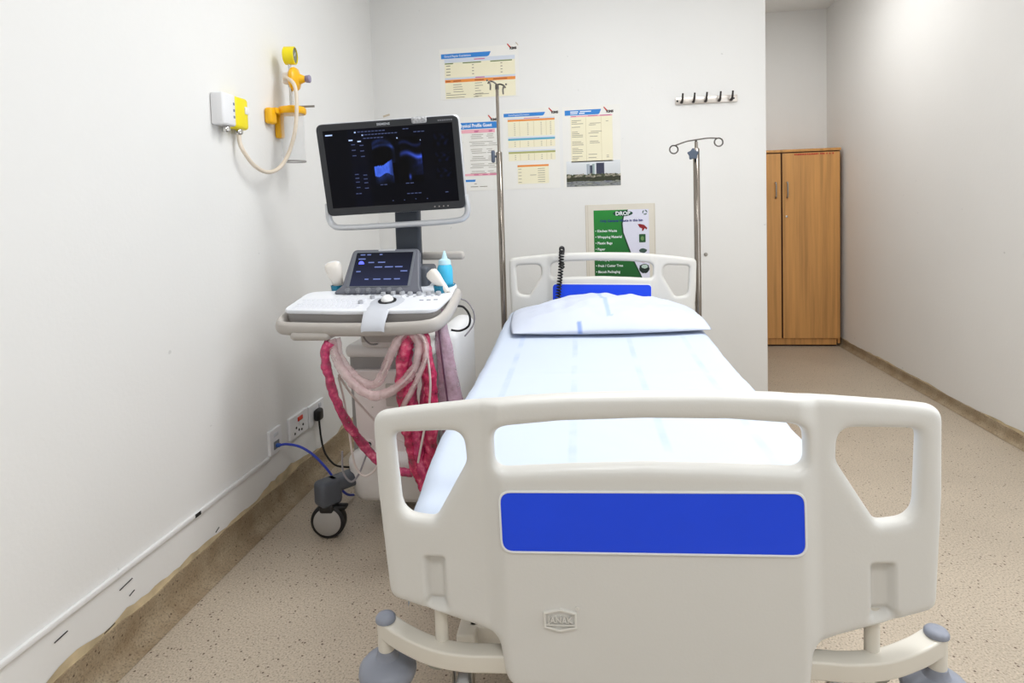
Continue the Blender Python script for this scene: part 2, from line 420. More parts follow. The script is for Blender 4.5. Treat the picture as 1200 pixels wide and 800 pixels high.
# ------------------------------------------------------------------ hospital bed
BED = Vector((.077, 1.013, 0)); BA = math.radians(1.55)
bed = thing('hospital_bed', 'cream hospital bed with moulded end boards and blue panels', 'bed', BED, BA)
def bedw(x, y, z): return Vector((BED.x + math.cos(BA) * x - math.sin(BA) * y, BED.y + math.sin(BA) * x + math.cos(BA) * y, z))
def sym(pts): return pts + [(-p[0], *p[1:]) for p in reversed(pts)]
half = [(0.0, .984, 0), (.12, .983, 0), (.21, .979, 0), (.30, .971, 0), (.40, .960, 0), (.474, .949, .028), (.472, .80, 0), (.461, .607, .024),
        (.300, .562, .02), (.264, .548, .03), (.253, .463, .032), (0.0, .463, 0)]
out = rp([half[0]] + half[1:-1] + [half[-1]] + [(-p[0], *p[1:]) for p in reversed(half[1:-1])])
def hole_side(s):
    return rp([(s * .437, .913, .016), (s * .309, .919, .042), (s * .306, .862, .03), (s * .368, .756, .018), (s * .429, .762, .045)])
slot = rp([(.256, .928, .030), (.256, .851, .022), (.12, .857, 0), (0, .860, 0), (-.12, .857, 0), (-.256, .851, .022), (-.256, .928, .030), (-.14, .938, 0), (0, .941, 0), (.14, .938, 0)])
def build_board():
    me = panel_mesh(out, [hole_side(1), hole_side(-1), slot], .036, .0155, 4)
    me.transform(FRONT)
    tmp = bpy.data.objects.new('tmp', me); C.objects.link(tmp)
    me.transform(Matrix.Diagonal((1.017, 1, 1, 1)))
    r = tmp.modifiers.new('r', 'REMESH'); r.mode = 'VOXEL'; r.voxel_size = .0038; r.adaptivity = 0
    s_ = tmp.modifiers.new('s', 'SMOOTH'); s_.factor = .5; s_.iterations = 6
    m2 = bpy.data.meshes.new_from_object(tmp.evaluated_get(bpy.context.evaluated_depsgraph_get()))
    bpy.data.objects.remove(tmp)
    n = len(m2.vertices); co = np.empty(n * 3); m2.vertices.foreach_get('co', co); co = co.reshape(-1, 3)
    x, y, z = co[:, 0].copy(), co[:, 1].copy(), co[:, 2].copy(); ax = np.abs(x)
    frontw = smooth01(.012, -.010, y) if False else np.clip((.016 - y) / .03, 0, 1)
    bulge = (1 - smooth01(.244, .284, ax)) * .013
    sweep = .012 * np.clip((ax - .26) / .21, 0, 1) ** 1.2
    co[:, 1] = y + sweep; dy = -bulge
    def rec(x0, x1, z0, z1, e): return smooth01(x0 - e, x0 + e, ax) * (1 - smooth01(x1 - e, x1 + e, ax)) * smooth01(z0 - e, z0 + e, z) * (1 - smooth01(z1 - e, z1 + e, z))
    dy = dy + .016 * rec(.362, .396, .600, .688, .0045) + .008 * rec(.358, .402, .592, .606, .006)
    # the field under the handle holes sinks a little behind the thick rounded rim
    co[:, 1] = co[:, 1] + dy * frontw
    m2.vertices.foreach_set('co', co.ravel()); m2.update()
    m2.materials.clear(); m2.materials.append(M_board)
    m2.polygons.foreach_set('use_smooth', [True] * len(m2.polygons))
    return m2
board_me = build_board(); board_me.name = 'end_board'
def board(name, y, dz, roll, lab):
    b = bpy.data.objects.new(name, board_me); C.objects.link(b); b.parent = bed
    b.location = (0, y + .031, dz); b.rotation_euler = (0, math.radians(roll), 0)
    # pivot about the board's own middle
    c = Vector((0, 0, .75)); b.location = Vector((0, y + .031, dz)) + c - Matrix.Rotation(math.radians(roll), 3, 'Y') @ c
    F = -.0325
    rim = panel_mesh(rect(-.2535, .2535, .7125, .8225, .022), [rect(-.2500, .2500, .7160, .8190, .019)], .004, .001); rim.transform(T(0, F, 0) @ FRONT); rim.materials.append(M_rim)
    bp = panel_mesh(rect(-.2500, .2500, .7160, .8190, .019), (), .003, .001); bp.transform(T(0, F + .0005, 0) @ FRONT); bp.materials.append(M_blue)
    p = link('blue_panel', bp, b, local=True); p['label'] = 'royal blue inset panel'
    link('panel_rim', rim, p, local=True)
    return b
foot = board('footboard', 0, 0, -1.05, '')
head = board('headboard', 2.117, .083, 1.3, '')
# raised maker's emblem on the footboard
ex, ez, ey = -.1565, .5945, -.0325
hexo = [(-.0285, .0135), (0, .0205), (.0285, .0135), (.0285, -.0135), (0, -.0205), (-.0285, -.0135)]
hexi = [(p[0] * .86, p[1] * .80) for p in hexo]
em = MB(); em.me(panel_mesh(hexo, [hexi], .006, .001, 1), T(ex, ey, ez) @ FRONT)
tm = text_mesh('JANAK', .0150, .006, 'CENTER', .0003, .92); em.me(tm, T(ex, ey, ez - .0042) @ FRONT)
em.box(ex - .025, ex + .025, ey - .003, ey + .001, ez - .0090, ez - .0070)
em.obj('emblem', mat('emblem_plastic', (226, 223, 216), .3), foot, local=True, smooth=False)
em2 = MB(); em2.me(panel_mesh(rp([(math.cos(a * math.pi / 6) * .0035, math.sin(a * math.pi / 6) * .0035) for a in range(12)]), (), .002, .0004, 1), T(ex + .030, ey, ez + .0205) @ FRONT)
em2.obj('registered_mark', MATS['emblem_plastic'], foot, local=True, smooth=False)
# frame, arms, bumpers
for s in (-1, 1):
    a = MB(); dzr = s * .0095; zc = .502 + dzr
    pts = [(s * .10, .035, zc), (s * .27, .030, zc), (s * .33, .027, zc + .001), (s * .39, .032, zc + .006), (s * .445, .047, zc + .016), (s * .486, .064, zc + .026)]
    V = []; F = []
    sm = []
    for i in range(len(pts) - 1):
        for k in range(6):
            P = [Vector(pts[max(0, min(len(pts) - 1, j))]) for j in (i - 1, i, i + 1, i + 2)]; t = k / 6
            sm.append(.5 * ((2 * P[1]) + (P[2] - P[0]) * t + (2 * P[0] - 5 * P[1] + 4 * P[2] - P[3]) * t * t + (3 * P[1] - P[0] - 3 * P[2] + P[3]) * t ** 3))
    sm.append(Vector(pts[-1]))
    prof = rect(-.018, .018, -.0165, .0165, .005)
    for i, q in enumerate(sm):
        d = (sm[min(i + 1, len(sm) - 1)] - sm[max(i - 1, 0)]); d.z = 0; d.normalize(); nrm = Vector((-d.y, d.x, 0))
        for u, v in prof: V.append(q + nrm * u + Vector((0, 0, v)))
    n = len(prof)
    for i in range(len(sm) - 1):
        for k in range(n): F.append((i * n + k, i * n + (k + 1) % n, (i + 1) * n + (k + 1) % n, (i + 1) * n + k))
    F.append(tuple(range(n))); F.append(tuple((len(sm) - 1) * n + k for k in range(n)))
    a.add(V, F); a.obj('corner_arm', M_frame, bed, local=True)
    px, py = s * .487, .062
    Z = T(px, py, dzr)
    MB().lathe([(.0160, .474), (.0160, .542)], 24, Z).obj('bumper_post', M_frame, bed, local=True)
    MB().lathe([(.012, .424), (.040, .425), (.050, .431), (.0545, .442), (.053, .453), (.045, .462), (.032, .468), (.022, .471), (.019, .476), (.0175, .486), (.0005, .486)], 32, Z, cap=False).obj('bumper_roller', M_bump, bed, local=True)
    MB().lathe([(.0165, .540), (.0190, .542), (.0190, .547), (.016, .551), (.009, .5535), (.0005, .554)], 24, Z).obj('post_cap', M_bump, bed, local=True)
    MB().lathe([(.012, .505), (.012, .60)], 16, T(s * .375, .046, dzr)).obj('board_pin', M_frame, bed, local=True)
    MB().lathe([(.016, .470), (.020, .474), (.020, .495)], 16, T(s * .385, .05, dzr)).obj('bushing', mat('dull_bushing', (150, 150, 140), .5), bed, local=True)
    MB().rbox(s * .43 - .02, s * .43 + .02, .24, 2.08, .50, .55, .006).obj('side_rail', M_frame, bed, local=True)
    MB().rbox(s * .42 - .025, s * .42 + .025, .46, 1.95, .165, .215, .006).obj('base_rail', M_frame, bed, local=True)
for y in (.27, 2.06):
    MB().rbox(-.44, .44, y - .02, y + .02, .50, .54, .006).obj('cross_rail', M_frame, bed, local=True)
for y in (.52, 1.80):
    MB().rbox(-.42, .42, y - .025, y + .025, .165, .215, .006).obj('base_cross', M_frame, bed, local=True)
    MB().rbox(-.05, .05, y + .06 - .05, y + .06 + .05, .20, .52, .01).obj('lift_column', M_frame, bed, local=True)
for k in range(4):
    y = .12 + k * .49
    MB().rbox(-.40, .40, y, y + .46, .55, .575, .008).obj('deck_panel', M_frame, bed, local=True)
def caster(x, y, rot):
    M = T(x, y, 0) @ RZ(rot)
    f = MB(); f.rbox(-.0265, .0265, -.02, .02, .150, .158, .003, 2, M)
    for s in (-1, 1): f.rbox(s * .0245 - .0025, s * .0245 + .0025, -.020, .020, .045, .156, .002, 2, M)
    f.lathe([(.014, .155), (.014, .17)], 16, M)
    fo = f.obj('caster_fork', M_steel, bed, local=True)
    W = M @ T(0, 0, .0625) @ RY(90)
    MB().lathe([(.03, -.016), (.055, -.016), (.0605, -.012), (.0625, 0), (.0605, .012), (.055, .016), (.03, .016)], 32, W).obj('caster_wheel', M_wheel, bed, local=True)
    MB().lathe([(.018, -.036), (.022, -.034), (.022, -.028)], 20, W).obj('caster_cap', M_black, bed, local=True)
    MB().lathe([(.022, .028), (.022, .034), (.018, .036)], 20, W).obj('caster_cap', M_black, bed, local=True)
caster(-.425, .445, 4); caster(.495, .475, -12); caster(-.42, 1.80, 0); caster(.42, 1.80, 10)
# IV pole sockets on the bed
for s in (-1, 1):
    MB().rbox(s * .50 - .05 * (s > 0) - .0, s * .50 + .05 * (s < 0), 2.175, 2.235, .50, .54, .006).obj('pole_socket', M_frame, bed, local=True)

# ------------------------------------------------------------------ mattress, sheet, pillow
def ztop(y): return .740 + .042 * float(smooth01(1.0, 2.0, np.array(y)))
ma = MB(); ny = 24; prof = rp([(-.405, .578, .03), (.405, .578, .03), (.405, 1., .04), (-.405, 1., .04)])
V = []; F = []
for j in range(ny + 1):
    y = .095 + 1.96 * j / ny
    for (x, z) in prof: V.append(bedw(x - .024, y, min(z, .58 + (z - .58) / .42 * (ztop(y) - .008 - .58)) if z > .578 else z))
n = len(prof)
for j in range(ny):
    for k in range(n): F.append((j * n + k, j * n + (k + 1) % n, (j + 1) * n + (k + 1) % n, (j + 1) * n + k))
F.append(tuple(range(n))); F.append(tuple(ny * n + k for k in range(n)))
ma.add(V, F)
tag(ma.obj('mattress', mat('mattress_cover', (206, 220, 236), .7)), 'hospital mattress hidden under the white sheet on the bed', 'mattress')

def build_sheet():
    nu, nv = 150, 190; V = []; F = []; UV = []
    W0 = .450; rr = .045; drop = .085
    y0, y1 = .062, 2.082
    tot = 2 * (W0 - rr) + math.pi * rr + 2 * drop
    for j in range(nv + 1):
        tv = -.10 + (y1 - y0 + .10) * j / nv; fd = max(0, -tv)
        y = y0 + max(0, tv)
        zt = ztop(y); W = W0 - .030 * (1 - float(smooth01(.06, .45, np.array(y))))
        e = min(1, (y - y0) / .04); ee = min(1, (y1 - y) / .04)
        for i in range(nu + 1):
            s = (i / nu - .5) * tot; a = abs(s); sg = 1 if s >= 0 else -1
            if a < W - rr: x, z = a, zt
            elif a < W - rr + math.pi / 2 * rr:
                th = (a - (W - rr)) / rr; x = W - rr + rr * math.sin(th); z = zt - rr * (1 - math.cos(th))
            else:
                d = a - (W - rr) - math.pi / 2 * rr; x = W; z = zt - rr - d
            p = Vector((sg * x, y, z))
            dpt = max(0, (a - (W - rr)) / (drop + .06))
            fold = .007 * noise.noise((y * 7, sg * 5, 1)) + .004 * noise.noise((y * 19, sg * 3, 2))
            out_ = (fold * 2.2) * dpt
            p.x += sg * out_
            top = 1 - min(1, dpt * 3)
            # soft wrinkles, long pulls across the bed
            wr_ = .0035 * noise.noise((sg * x * 2.5, y * 6, 4)) + .0022 * abs(noise.noise((sg * x * 6 + y * 5, y * 3, 7)))
            wr_ += .004 * max(0, 1 - abs((y - 1.02 - .08 * sg * x) / .02)) * (.5 + .5 * noise.noise((x * 4 * sg, 1, 1)))
            p.z += wr_ * (.35 + .65 * top) + (.0015 if top else 0)
            p.z -= .022 * (1 - e) ** 2 + .035 * (1 - ee) ** 2 + fd * max(0, 1 - 2 * dpt)
            V.append(bedw(p.x - .024, p.y, p.z)); UV.append((s, y))
    for j in range(nv):
        for i in range(nu):
            a = j * (nu + 1) + i; F.append((a, a + 1, a + nu + 2, a + nu + 1))
    me = bpy.data.meshes.new('bed_sheet'); me.from_pydata(V, [], F)
    uv = me.uv_layers.new(name='UVMap')
    for lp in me.loops: uv.data[lp.index].uv = UV[lp.vertex_index]
    me.polygons.foreach_set('use_smooth', [True] * len(me.polygons)); me.materials.append(M_sheet)
    return tag(link('bed_sheet', me), 'white bed sheet with faint blue stripes drawn over the mattress', 'sheet')
build_sheet()

def build_pillow():
    nu, nv = 90, 60; V = []; F = []; cols = []
    A, B = .425, .262
    cx, cy = .0, 1.745; rt = .07
    for side in (1, -1):
        for j in range(nv + 1):
            for i in range(nu + 1):
                u = -1 + 2 * i / nu; v = -1 + 2 * j / nv
                x = A * u * (1 - .06 * v * v + .03 * abs(u) * abs(v)); y = B * v * (1 - .10 * u * u)
                p_ = (1 - abs(u) ** 2.6) * (1 - abs(v) ** 2.4)
                hgt = max(0, p_) ** .62
                lopside = .75 + .45 * math.exp(-((u + .05) / .75) ** 2) + .06 * u
                base = ztop(cy + y) + .006
                z = base + .014 + (.082 * hgt * lopside if side > 0 else -.012 * min(1, hgt * 1.5))
                if side > 0:
                    z += .016 * noise.noise((u * 3, v * 2.5, 2)) * hgt + .008 * noise.noise((u * 8, v * 6, 5)) * hgt
                    z += .010 * max(0, 1 - abs((v + .25 + .5 * u) / .12)) * max(0, -u) * hgt
                q = bedw(cx + x * math.cos(rt) - y * math.sin(rt), cy + x * math.sin(rt) + y * math.cos(rt), z)
                V.append(q)
                c = (.825, .85, .915)
                if side > 0:
                    if abs(x + .012 + .015 * v) < .010 and -.78 < v < .70: c = (.70, .77, .90)
                    if abs(x + .130) < .010 and v < -.84: c = (.58, .66, .86)
                cols.append(c)
    o2 = (nu + 1) * (nv + 1)
    for j in range(nv):
        for i in range(nu):
            a = j * (nu + 1) + i; F.append((a, a + 1, a + nu + 2, a + nu + 1)); F.append((o2 + a, o2 + a + nu + 1, o2 + a + nu + 2, o2 + a + 1))
    rim = [i for i in range(nu + 1)] + [j * (nu + 1) + nu for j in range(1, nv + 1)] + [nv * (nu + 1) + i for i in range(nu - 1, -1, -1)] + [j * (nu + 1) for j in range(nv - 1, 0, -1)]
    for k in range(len(rim)):
        a, b_ = rim[k], rim[(k + 1) % len(rim)]; F.append((a, o2 + a, o2 + b_, b_))
    me = bpy.data.meshes.new('pillow'); me.from_pydata(V, [], F)
    at = me.color_attributes.new('picture', 'FLOAT_COLOR', 'POINT')
    for d, c in zip(at.data, cols): d.color = (*lin([255 * q for q in c]), 1)
    bm = bmesh.new(); bm.from_mesh(me); bmesh.ops.recalc_face_normals(bm, faces=bm.faces); bm.to_mesh(me); bm.free()
    me.polygons.foreach_set('use_smooth', [True] * len(me.polygons)); me.materials.append(M_pillow)
    return tag(link('pillow', me), 'plump white pillow with pale blue stripes at the head of the bed', 'pillow')
build_pillow()

# coiled handset cord over the headboard
cc = MB(); pts = []; r = .0110
path = [(-.225, 2.075, .80), (-.215, 2.078, .90), (-.205, 2.078, .98), (-.200, 2.085, 1.045), (-.197, 2.105, 1.085), (-.197, 2.128, 1.088), (-.198, 2.148, 1.06), (-.20, 2.152, .99)]
base = []
for i in range(len(path) - 1):
    P = [Vector(path[max(0, min(len(path) - 1, j))]) for j in (i - 1, i, i + 1, i + 2)]
    for k in range(48):
        t = k / 48
        base.append(.5 * ((2 * P[1]) + (P[2] - P[0]) * t + (2 * P[0] - 5 * P[1] + 4 * P[2] - P[3]) * t * t + (3 * P[1] - P[0] - 3 * P[2] + P[3]) * t ** 3))
dist = 0; up = Vector((1, 0, 0))
for i, p in enumerate(base):
    tn = (base[min(i + 1, len(base) - 1)] - base[max(i - 1, 0)]).normalized()
    up = (up - tn * tn.dot(up)).normalized(); sd = tn.cross(up)
    if i: dist += (p - base[i - 1]).length
    a = dist / .0150 * 2 * math.pi
    q = p + r * (math.cos(a) * up + math.sin(a) * sd); pts.append(bedw(*q))
cc.tube(pts, .0040, 6, 1)
tag(cc.obj('coiled_cord', M_black), 'black coiled handset cord looped over the headboard behind the pillow', 'cord')

# IV poles
M_pole = mat('polished_tube', (150, 142, 134), .16, metal=1, var=.02)
def iv_pole(x, y, zs, zt, label, hooks, dx):
    p0 = bedw(x, y, .545); t = thing('iv_pole', label, 'iv pole', p0, BA, 'drip poles at the head of the bed')
    MB().lathe([(.0165, 0), (.0165, zs - .545 - .004), (.0135, zs - .545), (.009, zs - .545)], 24).obj('sleeve', M_pole, t, local=True)
    MB().lathe([(.0085, zs - .60), (.0085, zt - .545)], 16).obj('rod', M_pole, t, local=True)
    h = MB()
    if hooks == 'rings':
        z0 = zt - .545
        bar = [(-.105, 0, z0 - .014), (-.05, 0, z0 + .004), (0, 0, z0 + .011), (.06, 0, z0 + .017), (.108, 0, z0 + .014)]
        h.tube(bar, .0038, 8)
        for s, cz in ((-1, z0 - .034), (1, z0 - .006)):
            cxx = s * .112
            h.tube([(cxx + .021 * math.cos(a), .004 * math.sin(a), cz + .021 * math.sin(a)) for a in [2 * math.pi * k / 18 for k in range(18)]], .0038, 8, 1, closed=True)
        h.lathe([(.006, z0 - .06), (.006, z0 + .012)], 12)
    else:
        z0 = zt - .545
        for s, dz in ((-1, .022), (1, -.004)):
            h.tube([(0, 0, z0 + .004), (s * .018, -.004 * s, z0 + .008 + dz * .6), (s * .038, -.01, z0 + dz), (s * .046, -.012, z0 - .012 + dz)], .0042, 8)
            h.tube([(s * .038, -.01, z0 + dz), (s * .033, -.012, z0 - .02 + dz), (s * .034, -.014, z0 - .045 + dz)], .0045, 8)
            h.sphere((s * .050, -.012, z0 + .006 + dz), .005, seg=8)
        h.lathe([(.010, z0 - .02), (.010, z0 + .004)], 12)
    h.obj('hook_bar', mat('dull_hook_metal', (96, 92, 88), .35, metal=1), t, local=True)
    kz = zs - .545 - .02
    k = MB()
    if hooks == 'rings':
        star = []
        for i in range(10):
            a = math.pi / 2 + i * math.pi / 5; rr = .034 if i % 2 == 0 else .022; star.append((rr * math.cos(a) * .95, rr * math.sin(a), .006))
        k.me(panel_mesh(rp(star), (), .018, .004), T(-.020, -.026, kz - .012) @ RZ(-25) @ FRONT)
    else:
        k.rbox(-.042, -.022, -.012, .012, kz - .036, kz + .03, .009, 3)
        k.lathe([(.006, -.03), (.006, 0)], 10, T(0, 0, kz - .003) @ RY(90))
    k.obj('clamp_knob', M_knobgrey, t, local=True)
    return t
iv_pole(-.519, 2.205, 1.607, 1.955, 'tall chrome drip pole with two hooks beside the headboard', 'hooks', -1)
iv_pole(.500, 2.205, 1.585, 1.617, 'shorter chrome drip pole with two curled ring hooks beside the headboard', 'rings', 1)

# ------------------------------------------------------------------ ultrasound machine
U0 = Vector((-.865, 2.50, 0))
us = thing('ultrasound_machine', 'grey and white ultrasound machine on wheels with monitor and keyboard console', 'ultrasound machine', U0)
M_us = mat('warm_white_plastic', (226, 222, 220), .38, var=.012)
M_usg = mat('mid_grey_plastic', (150, 146, 144), .45, var=.02)
M_usd = mat('slate_grey_plastic', (84, 88, 96), .45, var=.03)
M_usp = mat('pale_pink_white_plastic', (232, 222, 220), .36, var=.01)
M_ush = mat('warm_grey_handle', (186, 180, 174), .36, var=.02)
M_arm = mat('charcoal_arm', (58, 64, 74), .5, var=.03)
M_deck = mat('console_white', (238, 240, 246), .32, var=.006)
M_key = mat('keycap_white', (232, 234, 242), .4, var=.01)
M_kn = mat('knob_grey', (176, 178, 184), .35, var=.02)
M_bez = mat('monitor_bezel', (48, 50, 54), .42, var=.03)
M_silver = mat('silver_shell', (206, 208, 212), .28, metal=.35, var=.02)
# chassis
def tp(bm):
    for v in bm.verts:
        if v.co.z < .15: v.co.x = -.865 + (v.co.x + .865) * .86; v.co.y += .025 if v.co.y < 2.5 else -.02
MB().rbox(-1.055, -.675, 2.315, 2.90, .095, .315, .055, 5, taper=tp).obj('base_shell', M_us, us)
MB().rbox(-1.045, -.685, 2.395, 2.88, .27, .735, .03, 4).obj('chassis', M_usg, us)
fp = MB(); fp.me(panel_mesh(rp([(-1.005, .285, .03), (-.695, .285, .03), (-.690, .655, .02), (-1.020, .655, .02)]), (), .03, .008), T(0, 2.385, 0) @ FRONT); front = fp.obj('front_panel', M_usp, us)
MB().rbox(-1.055, -.675, 2.385, 2.86, .70, .755, .022, 3).obj('upper_cover', M_us, us)
MB().rbox(-.70, -.595, 2.47, 2.89, .24, .80, .045, 5).obj('side_cover', M_white, us)
MB().rbox(-.980, -.750, 2.36, 2.62, .745, .865, .03, 3).obj('console_neck', M_us, us)
mp_ = MB(); mp_.rbox(-.965, -.775, 2.352, 2.362, .775, .835, .004, 2); mp_.obj('neck_cover', M_ush, us)
MB().rbox(-.815, -.785, 2.335, 2.356, .815, .838, .003, 2).obj('usb_port', M_black, us)
# ports on the front panel
pp = MB(); pp.me(panel_mesh(rect(-.875, -.775, .505, .60, .006), (), .006, .001), T(0, 2.368, 0) @ FRONT); port = pp.obj('port_plate', M_ush, front)
pp = MB(); pp.me(panel_mesh(rect(-.875, -.775, .415, .495, .006), (), .006, .001), T(0, 2.368, 0) @ FRONT); port2 = pp.obj('port_plate', M_ush, front)
for (x, z, pr) in ((-.838, .560, port), (-.832, .470, port2)):
    q = MB(); q.me(panel_mesh(rp([(x + .017 * math.cos(a * math.pi / 3), z + .013 * math.sin(a * math.pi / 3), .004) for a in range(6)]), (), .008, .002), T(0, 2.364, 0) @ FRONT); q.obj('port_cap', M_usg, pr)
q = MB(); q.me(panel_mesh(rect(-.785, -.70, .61, .648, .003), (), .003, .001), T(0, 2.369, 0) @ FRONT); q.obj('label_plate', mat('label_paper', (236, 228, 224), .5), front)
MB().lathe([(.020, 0), (.018, .006), (.010, .007)], 20, T(-.955, 2.371, .345) @ RX(90)).obj('lock_ring', M_usp, front)
MB().lathe([(.010, 0), (.010, .009)], 14, T(-.955, 2.371, .345) @ RX(90)).obj('lock_hole', M_black, front)
MB().lathe([(.003, 0), (.003, .004)], 10, T(-.935, 2.371, .50) @ RX(90)).obj('screw', M_steel, front)
MB().rbox(-.772, -.752, 2.352, 2.374, .47, .50, .003).obj('slot_latch', M_ush, front)
# legs and castors
def leg(x0, y0, x1, y1, ang):
    d = Vector((x1 - x0, y1 - y0, 0)); L = d.length; a = math.degrees(math.atan2(d.y, d.x)); M = T(x0, y0, 0) @ RZ(a)
    l = MB(); l.rbox(-.04, L, -.034, .034, .178, .236, .016, 3, M)
    l.rbox(L - .05, L + .045, -.038, .038, .135, .236, .018, 3, M); lo = l.obj('leg', M_usd, us)
    Wm = T(x1, y1, .070) @ RZ(ang) @ RX(90)
    MB().lathe([(.040, -.022), (.062, -.022), (.069, -.017), (.070, -.008), (.070, .008), (.069, .017), (.062, .022), (.056, .022), (.056, .020)], 36, Wm).obj('caster_tyre', M_black, us)
    MB().lathe([(.056, -.024), (.056, .0225), (.052, .026), (.0005, .0275)], 32, Wm).obj('caster_hub', mat('hub_grey', (168, 164, 160), .45), us)
    MB().rbox(-.03, .03, -.03, .03, .105, .145, .012, 3, T(x1, y1, 0) @ RZ(ang)).obj('caster_yoke', M_black, us)
    MB().rbox(.02, .078, -.018, .018, .118, .134, .006, 2, T(x1, y1, 0) @ RZ(ang)).obj('brake_pedal', M_black, us)
leg(-.93, 2.50, -1.098, 2.262, 5); leg(-.80, 2.52, -.645, 2.30, -20); leg(-.93, 2.70, -1.06, 2.90, 30); leg(-.80, 2.70, -.67, 2.90, -30)
# console
tilt = math.atan2(.055, .28)
CM = T(-.862, 2.075, .950) @ Matrix.Rotation(tilt, 4, 'X')       # local: x right, y back along the deck, z normal
dk = rp([(-.292, .012, .03), (-.06, -.004, .05), (.06, -.004, .05), (.290, .006, .05), (.312, .16, .05), (.306, .300, .03), (.17, .315, .05), (.10, .235, .06), (-.13, .235, .05), (-.17, .225, .05), (-.285, .215, .05)])
q = MB(); q.me(panel_mesh(dk, (), .018, .006), CM @ T(0, 0, -.004)); deck = q.obj('console_deck', M_deck, us)
q = MB(); q.me(panel_mesh([(x * .985, y * .97 + .006) for x, y in dk], (), .040, .006), CM @ T(0, 0, -.030)); q.obj('console_body', M_usg, us)
hp = [(-.285, .20, -.046), (-.302, .06, -.046), (-.300, -.005, -.050), (-.27, -.030, -.052), (-.15, -.038, -.053), (0, -.040, -.054), (.15, -.036, -.053), (.255, -.026, -.050), (.300, .010, -.046), (.318, .10, -.035), (.318, .24, -.022)]
MB().tube([CM @ Vector(p) for p in hp], .026, 14, 6, flat=((0, 0, 1), .62)).obj('front_handle', M_ush, us)
MB().rbox(-.275, .275, -.015, .20, -.070, -.045, .02, 3, CM).obj('console_underside', M_usg, us)
MB().rbox(-1.105, -.955, 2.03, 2.20, .850, .884, .016, 3).obj('cable_tray', M_ush, us)
# palm rest and trackball
pr_ = MB(); V = []; F = []
rows = [(.150, .007, .040), (.125, .0075, .066), (.085, .0075, .070), (.045, .0075, .060), (.012, .0070, .050), (-.012, .0035, .046), (-.040, -.017, .044), (-.059, -.036, .043), (-.062, -.052, .043)]
for (y, z, hw) in rows:
    for k in range(9):
        u = -1 + 2 * k / 8; V.append(CM @ Vector((.085 + (-.010 if y < .03 else 0) + hw * u, y - .012 * abs(u) * (y > .11), z - .004 * (abs(u) > .99))))
for j in range(len(rows) - 1):
    for k in range(8): F.append((j * 9 + k, j * 9 + k + 1, (j + 1) * 9 + k + 1, (j + 1) * 9 + k))
pr_.add(V, F); pr_.obj('palm_rest', mat('palm_grey', (206, 209, 217), .35, var=.006), deck)
MB().lathe([(.034, 0), (.034, .006), (.026, .0065)], 28, CM @ T(.085, .088, .005)).obj('trackball_ring', M_black, deck)
MB().sphere(CM @ Vector((.085, .088, .008)), .024).obj('trackball', mat('trackball_white', (246, 246, 246), .2), deck)
# keys
ks = MB()
for r_ in range(5):
    for k in range(13):
        x = -.262 + k * .0195 + r_ * .004 * (r_ % 2); y = .022 + r_ * .0215
        ks.rbox(x, x + .0165, y, y + .0175, 0.0045, .0062, .0008, 1, CM)
ko = ks.obj('keyboard_keys', M_key, deck); ko['kind'] = 'stuff'
sm_ = MB()
for k in range(5): sm_.rbox(-.105 + k * .024, -.091 + k * .024, .166, .171, .0045, .0065, .001, 1, CM)
for (x, y) in ((.205, .095), (.232, .097), (.258, .100)): sm_.rbox(x, x + .016, y, y + .007, .0045, .0065, .001, 1, CM)
for (x, y) in ((.115, .135), (.142, .137), (.168, .139), (.21, .140), (.236, .143), (.262, .147)): sm_.rbox(x, x + .010, y, y + .005, .0045, .006, .001, 1, CM)
so = sm_.obj('small_buttons', mat('button_grey', (140, 142, 156), .4), deck); so['kind'] = 'stuff'
for (x, y, rr) in ((-.012, .070, .0095), (.014, .125, .0095), (.045, .160, .0095), (.082, .168, .0105), (.118, .168, .0105), (.152, .160, .0105), (.188, .158, .0105), (.225, .160, .0105), (.262, .162, .0105)):
    MB().lathe([(rr, 0), (rr, .010), (rr * .85, .013), (rr * .3, .0135)], 18, CM @ T(x, y, .004)).obj('knob', M_kn, deck)
MB().rbox(.240, .250, .20, .27, .004, .010, .003, 2, CM @ T(.245, .235, 0) @ RZ(8) @ T(-.245, -.235, 0)).obj('slider', M_ush, deck)
# touch panel
ta = math.degrees(math.atan2(.10, .13))
TM = T(-.8465, 2.243, 1.000) @ RX(-ta)       # local: x, -y front, z up the panel
hs = rp([(-.185, -.008, .012), (.182, -.008, .012), (.165, .03, .03), (.140, .198, .022), (-.140, .198, .022), (-.150, .03, .03)])
q = MB(); q.me(panel_mesh(hs, (), .034, .008), TM @ T(0, .017, 0) @ FRONT); tph = q.obj('touch_panel', mat('touch_housing_grey', (104, 106, 116), .42), us)
q = MB(); q.me(panel_mesh(rect(-.130, .128, .018, .186, .010), (), .004, .0015), TM @ T(0, -.0005, 0) @ FRONT); q.obj('panel_fascia', mat('fascia_grey', (112, 116, 124), .4), tph)
def touch_pic(u, v):
    g = .10 + .13 * (1 - v); return (g * .72, g * .80, g * 1.25)
ts = colour_grid('touch_screen', -.117, .119, .022, .178, -.0035, 12, 10, touch_pic, M_scan, tph, TM)
ti = MB()
for (x, z, wd) in ((-.10, .165, .02), (-.072, .165, .016), (-.02, .165, .012), (-.105, .145, .03), (-.06, .128, .024), (-.02, .128, .03), (-.03, .106, .032), (.012, .106, .034), (.055, .106, .03), (-.102, .086, .018), (-.06, .05, .016), (-.025, .05, .03), (.018, .05, .03), (.06, .05, .024), (.08, .086, .028)):
    ti.me(panel_mesh(rect(x, x + wd, z, z + .005, .001), (), .0004, .0001, 0), TM @ T(0, -.0040, 0) @ FRONT)
ti.obj('screen_text', mat('screen_text_glow', (92, 106, 160), .5, var=0, emit=.45), ts, smooth=False)
